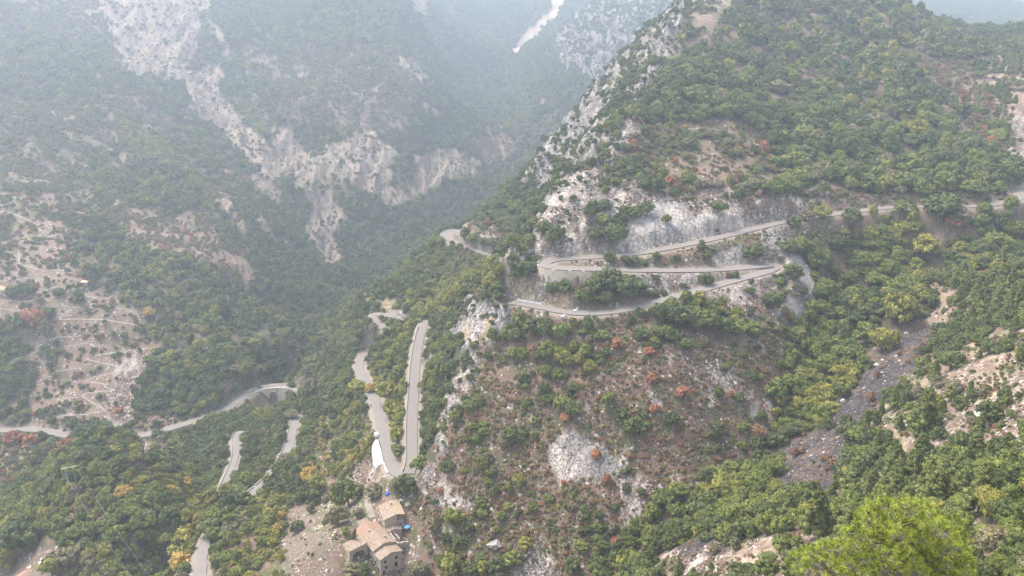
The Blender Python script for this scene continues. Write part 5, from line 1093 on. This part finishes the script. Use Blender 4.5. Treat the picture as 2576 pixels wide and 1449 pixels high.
# cypress beside the farm
def lone(name, src, kind, px_, py_, sc, label, cat):
    e = root(name, at(px_, py_, -.2), 0, label, cat); e.scale = sc; m = src.copy(); m.materials.append(LM[kind]); link(m, 'crown', e); link(pine_trunk, 'trunk', e)
cyp = crown_mesh('crown', 201, 26, 60, .10, 'column'); lone('cypress_tree', cyp, 0, 885, 1365, (2.1, 2.1, 1.75), 'dark pointed cypress beside the arched annex', 'cypress'); lone('cypress_tree', cyp, 0, 135, 583, (1.6, 1.6, 1.7), 'thin dark cypress standing alone high on the left mountain', 'cypress')
# power line
pyl = root('power_pylon', at(182, 1216, -.5), math.radians(24), 'twin pole power pylon with a long crossarm on the hillock', 'pylon')
for x_ in (-1.6, 1.6): boxmesh('pole', [(x_ - .14, x_ + .14, -.14, .14, -2, 9.6)], metal, pyl)
boxmesh('crossarm', [(-3.4, 3.4, -.34, -.15, 9.2, 9.55)], conc, pyl); boxmesh('lower_arm', [(-1.5, 1.5, -.12, .0, 5.8, 5.95)], metal, pyl)
for x_ in (-3, 0, 3): boxmesh('insulator', [(x_ - .09, x_ + .09, -.33, -.15, 8.5, 9.2)], dark, pyl)
A0 = [Vector(loc2w(pyl, x_, -.25, 8.5)) for x_ in (-3, 3)]; tgt = Vector(P(392, 1560, 262)) + Vector((0, 0, 14))
for i, a0 in enumerate(A0):
    off = Vector((math.cos(.42), math.sin(.42), 0)) * (i * 2 - 1) * 3; path = []
    for k in range(15):
        t = k / 14; p = a0.lerp(tgt + off, t); p.z -= 6 * 4 * t * (1 - t) * .25; path.append((*p, .018))
    tag(link(tube_mesh('power_cable', [path], metal), 'power_cable'), 'thin power cable running down from the pylon to the valley', 'cable', 'cables of the pylon')
# the white lay-by with its car
pA = ROADS['lower_road']; c = pA['c']; i0 = near_i(c, (975, 1165)); i1 = near_i(c, (966, 1106)); i0, i1 = sorted((i0, i1)); q = c[i0:i1 + 1]; nn = -normals2(c)[i0:i1 + 1]; tt = np.linspace(0, 1, len(q)); wd = 1.2 + 2.8 * np.sin(np.pi * np.clip(tt * .9 + .1, 0, 1)) ** .7
V = np.concatenate([np.c_[q[:, :2] + nn * 3.0, q[:, 2] + .02], np.c_[q[:, :2] + nn * (3.0 + wd)[:, None], q[:, 2] - .05], np.c_[q[:, :2] + nn * (3.0 + wd)[:, None], q[:, 2] - 4.5], np.c_[q[:, :2] + nn * 3.0, q[:, 2] - 4.5]])
n = len(q); Fq = [[k * n + i, k * n + i + 1, ((k + 1) % 4) * n + i + 1, ((k + 1) % 4) * n + i] for i in range(n - 1) for k in range(4)] + [[0, n, 2 * n, 3 * n], [n - 1, 4 * n - 1, 3 * n - 1, 2 * n - 1]]
whitec = plain('bright_concrete', (.60, .585, .57), .04, .5, .7)
lay = root('parking_platform', q[n // 2], 0, 'bright white concrete parking platform beside the road over the farm', 'platform'); o = link(mesh_np('slab', V, np.array(Fq).ravel(), 4, whitec, False), 'slab', lay); o.location = -Vector(q[n // 2])
o = band('railing', q, nn, 2.82, 2.92, q[:, 2] + .75, q[:, 2] - .2, dark, lay); o.location = -Vector(q[n // 2])
# car
ci_ = near_i(c, (966, 1094)); tdir = c[ci_ + 4, :2] - c[ci_ - 4, :2]; cn_ = -normals2(c)[ci_]; cpos = c[ci_].copy(); cpos[:2] += cn_ * 3.2
car = root('parked_car', (cpos[0], cpos[1], cpos[2] + .02), math.atan2(tdir[1], tdir[0]) - math.pi / 2, 'white hatchback parked at the end of the white platform', 'car')
carw = plain('white_car_paint', (.6, .6, .6), .02, 1, .25); glass = plain('dark_glass', (.02, .022, .025), .1, 1, .08)
bm = bmesh.new()
prof = [(-2.05, .35), (-2.1, .75), (-1.95, .95), (-1.75, 1.0), (-1.45, 1.42), (-.2, 1.5), (.45, 1.42), (1.0, 1.02), (1.85, .86), (2.08, .6), (2.05, .35)]
Lr = []
for w, ins in ((-.86, 0), (.86, 0)):
    Lr.append([bm.verts.new((w * (1 - (.14 if z_ > 1.05 else 0)), y_, z_)) for y_, z_ in prof])
bm.faces.new(Lr[0]); bm.faces.new(Lr[1][::-1])
for i in range(len(prof)): j = (i + 1) % len(prof); bm.faces.new((Lr[0][i], Lr[1][i], Lr[1][j], Lr[0][j]))
bmesh.ops.recalc_face_normals(bm, faces=bm.faces); bmesh.ops.bevel(bm, geom=bm.edges[:], offset=.05, segments=2, affect='EDGES'); me = bpy.data.meshes.new('body'); bm.to_mesh(me); bm.free(); me.materials.append(carw); link(me, 'body', car)
def quadm(name, vs, mat, par): return link(mesh_np(name, np.array(vs, float), np.array([0, 1, 2, 3]), 4, mat, False), name, par)
quadm('windscreen', [(-.66, .50, 1.41), (.66, .50, 1.41), (.74, .96, 1.08), (-.74, .96, 1.08)], glass, car); quadm('rear_window', [(-.66, -1.50, 1.39), (.66, -1.50, 1.39), (.74, -1.76, 1.06), (-.74, -1.76, 1.06)], glass, car)
for s_2 in (-1, 1): quadm('side_window', [(s_2 * .765, .75, 1.12), (s_2 * .765, -1.45, 1.12), (s_2 * .755, -1.3, 1.38), (s_2 * .755, .40, 1.38)], glass, car)
for x_ in (-.82, .82):
    for y_ in (-1.3, 1.3):
        w_ = revolve('wheel', [(0, .1), (.32, .1), (.32, -.1), (0, -.1)], dark, car, 16); w_.rotation_euler = (0, math.pi / 2, 0); w_.location = (x_, y_, .32)
        rm_ = revolve('rim', [(0, .11), (.19, .11), (.19, -.11), (0, -.11)], metal, w_, 12)
for x_ in (-.6, .6): boxmesh('headlight', [(x_ - .16, x_ + .16, 2.05, 2.10, .62, .74)], metal, car); boxmesh('tail_light', [(x_ - .14, x_ + .14, -2.12, -2.06, .78, .92)], rred, car)
# ------------------------------------------------------------------ the bright pine in front
def needle_mat():
    m, nt, b = new_mat('bright_pine_needles'); at = nt.nodes.new('ShaderNodeAttribute'); at.attribute_name = 'tone'; ge = nt.nodes.new('ShaderNodeNewGeometry')
    k = mixc(nt, at.outputs['Fac'], (.085, .115, .020), (.40, .46, .07)); k = mixc(nt, math_(nt, 'GREATER_THAN', ge.outputs['Random Per Island'], .93), k, (.30, .20, .06))
    nt.links.new(k, b.inputs['Base Color']); b.inputs['Roughness'].default_value = .5; b.inputs['Subsurface Weight'].default_value = 0; return m
LOBES = [(2200,1302,38),(2240,1287,36),(2288,1284,36),(2332,1302,38),(2178,1312,30),(2398,1322,30),(2405,1345,30),(2262,1322,44),(2312,1332,44),(2366,1345,40),(2150,1352,30),(2160,1380,32),(2196,1372,36),(2236,1352,38),(2300,1372,42),(2350,1385,40),(2396,1388,40),(2422,1374,26),(2118,1388,28),(2078,1388,24),(2036,1398,26),(2008,1414,26),(2050,1425,22),(2128,1424,30),(2180,1420,30),(2222,1440,34),(2330,1420,36),(2370,1440,40),(2425,1420,28),(2096,1445,24),(2150,1465,34),(2290,1480,40),(2380,1490,50),(2200,1490,40),(2440,1460,24),(2100,1480,30)]
rg_ = np.random.default_rng(77); PB = Vector((P(2268, 1700, 27.2))); base_x, base_y = PB.x, 27.2
def W3(px_, py_, Y_): return np.array(P(px_, py_, Y_))
tr0 = W3(2262, 1449, 27.2); gz = float(hgt(tr0[0], tr0[1])[0])
e = root('pine_tree', (tr0[0], tr0[1], gz), 0, 'large bright yellow green pine filling the lower right corner', 'pine tree'); off = np.array(e.location)
top = W3(2270, 1300, 27.4)
trunk = [(*(np.array((tr0[0], tr0[1], gz - .6)) - off), .22), (*(np.array((tr0[0] + .05, tr0[1], gz + 2.2)) - off), .17), (*(tr0 - off), .12), (*(W3(2258, 1400, 27.3) - off), .12), (*(W3(2266, 1350, 27.3) - off), .07), (*(top - off), .03)]
link(tube_mesh('trunk', [trunk], bark), 'trunk', e)
limbs = []; twigs = []; V = []; T = []
tz = np.array([t[:3] for t in trunk]) + off
LOBES += [(2262,1358,34,-1.4),(2240,1400,36,-1.6),(2285,1410,30,-1.7),(2330,1365,34,-1.5),(2310,1445,30,-1.5)]
for lb_ in LOBES:
    lx, ly, lr = lb_[:3]; Yd = 27.2 + (lb_[3] if len(lb_) > 3 else rg_.uniform(-1.7, 1.7)); c = W3(lx, ly, Yd); R = lr / F * 34 * 1.0
    st = None; zt = c[2] - .35 * np.hypot(c[0] - tr0[0], c[1] - tr0[1]) - .3; zt = min(max(zt, gz + 2.6), top[2] - .4)
    s3 = np.array([np.interp(zt, tz[:, 2], tz[:, i]) for i in range(3)]); mid = s3 * .45 + c * .55 + np.array([rg_.normal(0, .15), rg_.normal(0, .15), -.25])
    limbs.append([(*(s3 - off), .04), (*((s3 * .75 + mid * .25) - off + rg_.normal(0, .05, 3)), .034), (*(mid - off), .024), (*(c - off), .012)])
    n = int(58 * (lr / 34) ** 2); d = rg_.normal(size=(n, 3)); d[:, 2] = np.abs(d[:, 2]) * 1.0 - .35; d /= np.linalg.norm(d, axis=1)[:, None]
    cc_ = c + d * R * rg_.uniform(.6, 1.0, (n, 1)) * [1, 1.2, .85]
    for k in range(n):
        if k % 2 == 0: twigs.append([(*(c * .8 + s3 * .2 - off + rg_.normal(0, .08, 3)), .012), (*((c + cc_[k]) / 2 - off + rg_.normal(0, .05, 3)), .009), (*(cc_[k] - off), .004)])
        m_ = 40; ax = d[k] * .8 + np.array([0, 0, .6]); ax /= np.linalg.norm(ax)
        nd = ax * .55 + rg_.normal(0, .55, (m_, 3)); nd /= np.linalg.norm(nd, axis=1)[:, None]; L_ = rg_.uniform(.10, .20, (m_, 1)); b0 = cc_[k] - off + ax * rg_.uniform(-.06, .06, (m_, 1))
        sd = np.cross(nd, rg_.normal(size=(m_, 3))); sd /= np.linalg.norm(sd, axis=1)[:, None]; w_ = .010
        V.append(np.stack([b0 - sd * w_, b0 + sd * w_, b0 + nd * L_], 1).reshape(-1, 3)); tn = np.clip(.5 + .35 * d[k][2] * 0 + rg_.normal(0, .25), 0, 1); T.append(np.clip(np.repeat(rg_.normal(tn, .12, m_), 3), 0, 1))
link(tube_mesh('limbs', limbs, bark), 'limbs', e); link(tube_mesh('twigs', twigs, plain('pale_twig', (.22, .19, .16), .2, 5)), 'twigs', e)
V = np.vstack(V); me = mesh_np('crown', V, np.arange(len(V)), 3, needle_mat(), False); a_ = me.attributes.new('tone', 'FLOAT', 'POINT'); a_.data.foreach_set('value', np.concatenate(T).astype(np.float32)); link(me, 'crown', e); print('PINE', len(V) // 3)
# ------------------------------------------------------------------ camera, light, air
cam = bpy.data.cameras.new('camera'); co = bpy.data.objects.new('camera', cam); COL.objects.link(co)
co.location = (0, 0, HC); co.rotation_euler = (math.radians(70), 0, 0)
cam.sensor_width = 36; cam.lens = 36 * F / 2576; cam.clip_start = .5; cam.clip_end = 8000
scene.camera = co
world = bpy.data.worlds.new('World'); scene.world = world; world.use_nodes = True
wn = world.node_tree; bg = wn.nodes['Background']
sky = wn.nodes.new('ShaderNodeTexSky'); sky.sky_type = 'NISHITA'; sky.sun_disc = False
SUN_EL, SUN_AZ = math.radians(58), math.radians(-55)     # azimuth from +y towards +x
sky.sun_elevation = SUN_EL; sky.sun_rotation = SUN_AZ; sky.air_density = 1.0; sky.dust_density = 2.0; sky.ozone_density = 1.0
hs = wn.nodes.new('ShaderNodeHueSaturation'); hs.inputs['Saturation'].default_value = .5; wn.links.new(sky.outputs[0], hs.inputs['Color']); wn.links.new(hs.outputs[0], bg.inputs[0]); bg.inputs[1].default_value = .15
sl = bpy.data.lights.new('sun', 'SUN'); sl.energy = 1.5; sl.angle = math.radians(28); sl.color = (1, .93, .84)
so = bpy.data.objects.new('sun', sl); COL.objects.link(so)
d = Vector((math.sin(SUN_AZ) * math.cos(SUN_EL), math.cos(SUN_AZ) * math.cos(SUN_EL), math.sin(SUN_EL)))
so.rotation_euler = d.to_track_quat('Z', 'Y').to_euler(); so.location = (0, 0, 800)
scene.view_settings.view_transform = 'Standard'; scene.view_settings.look = 'None'; scene.view_settings.gamma = 1
scene.view_settings.exposure = 1.95
HAZE = 1
if HAZE:
    zmin = float(Z.min()) - 1; zmax = max(float(Z.max()), HC) + 14
    hx = R1 * 1.02; me = bpy.data.meshes.new('haze'); bm = bmesh.new()
    bmesh.ops.create_cube(bm, size=1); 
    for v_ in bm.verts: v_.co = ((v_.co.x) * 2 * hx * .75, (v_.co.y + .5) * (hx + 60) - 60, (v_.co.z + .5) * (zmax - zmin) + zmin)
    bm.to_mesh(me); hz = link(me, 'haze'); hz['kind'] = 'stuff'
    m = bpy.data.materials.new('haze_air'); m.use_nodes = True; nt = m.node_tree; nt.nodes.clear()
    o_ = nt.nodes.new('ShaderNodeOutputMaterial'); pv = nt.nodes.new('ShaderNodeVolumePrincipled')
    pv.inputs['Color'].default_value = (.77, .87, 1.0, 1); pv.inputs['Density'].default_value = .00024; pv.inputs['Anisotropy'].default_value = .45
    nt.links.new(pv.outputs[0], o_.inputs['Volume']); me.materials.append(m)
scene.cycles.volume_bounces = 1; scene.cycles.max_bounces = 5; scene.cycles.diffuse_bounces = 2; scene.cycles.transparent_max_bounces = 8
scene.cycles.use_denoising = True
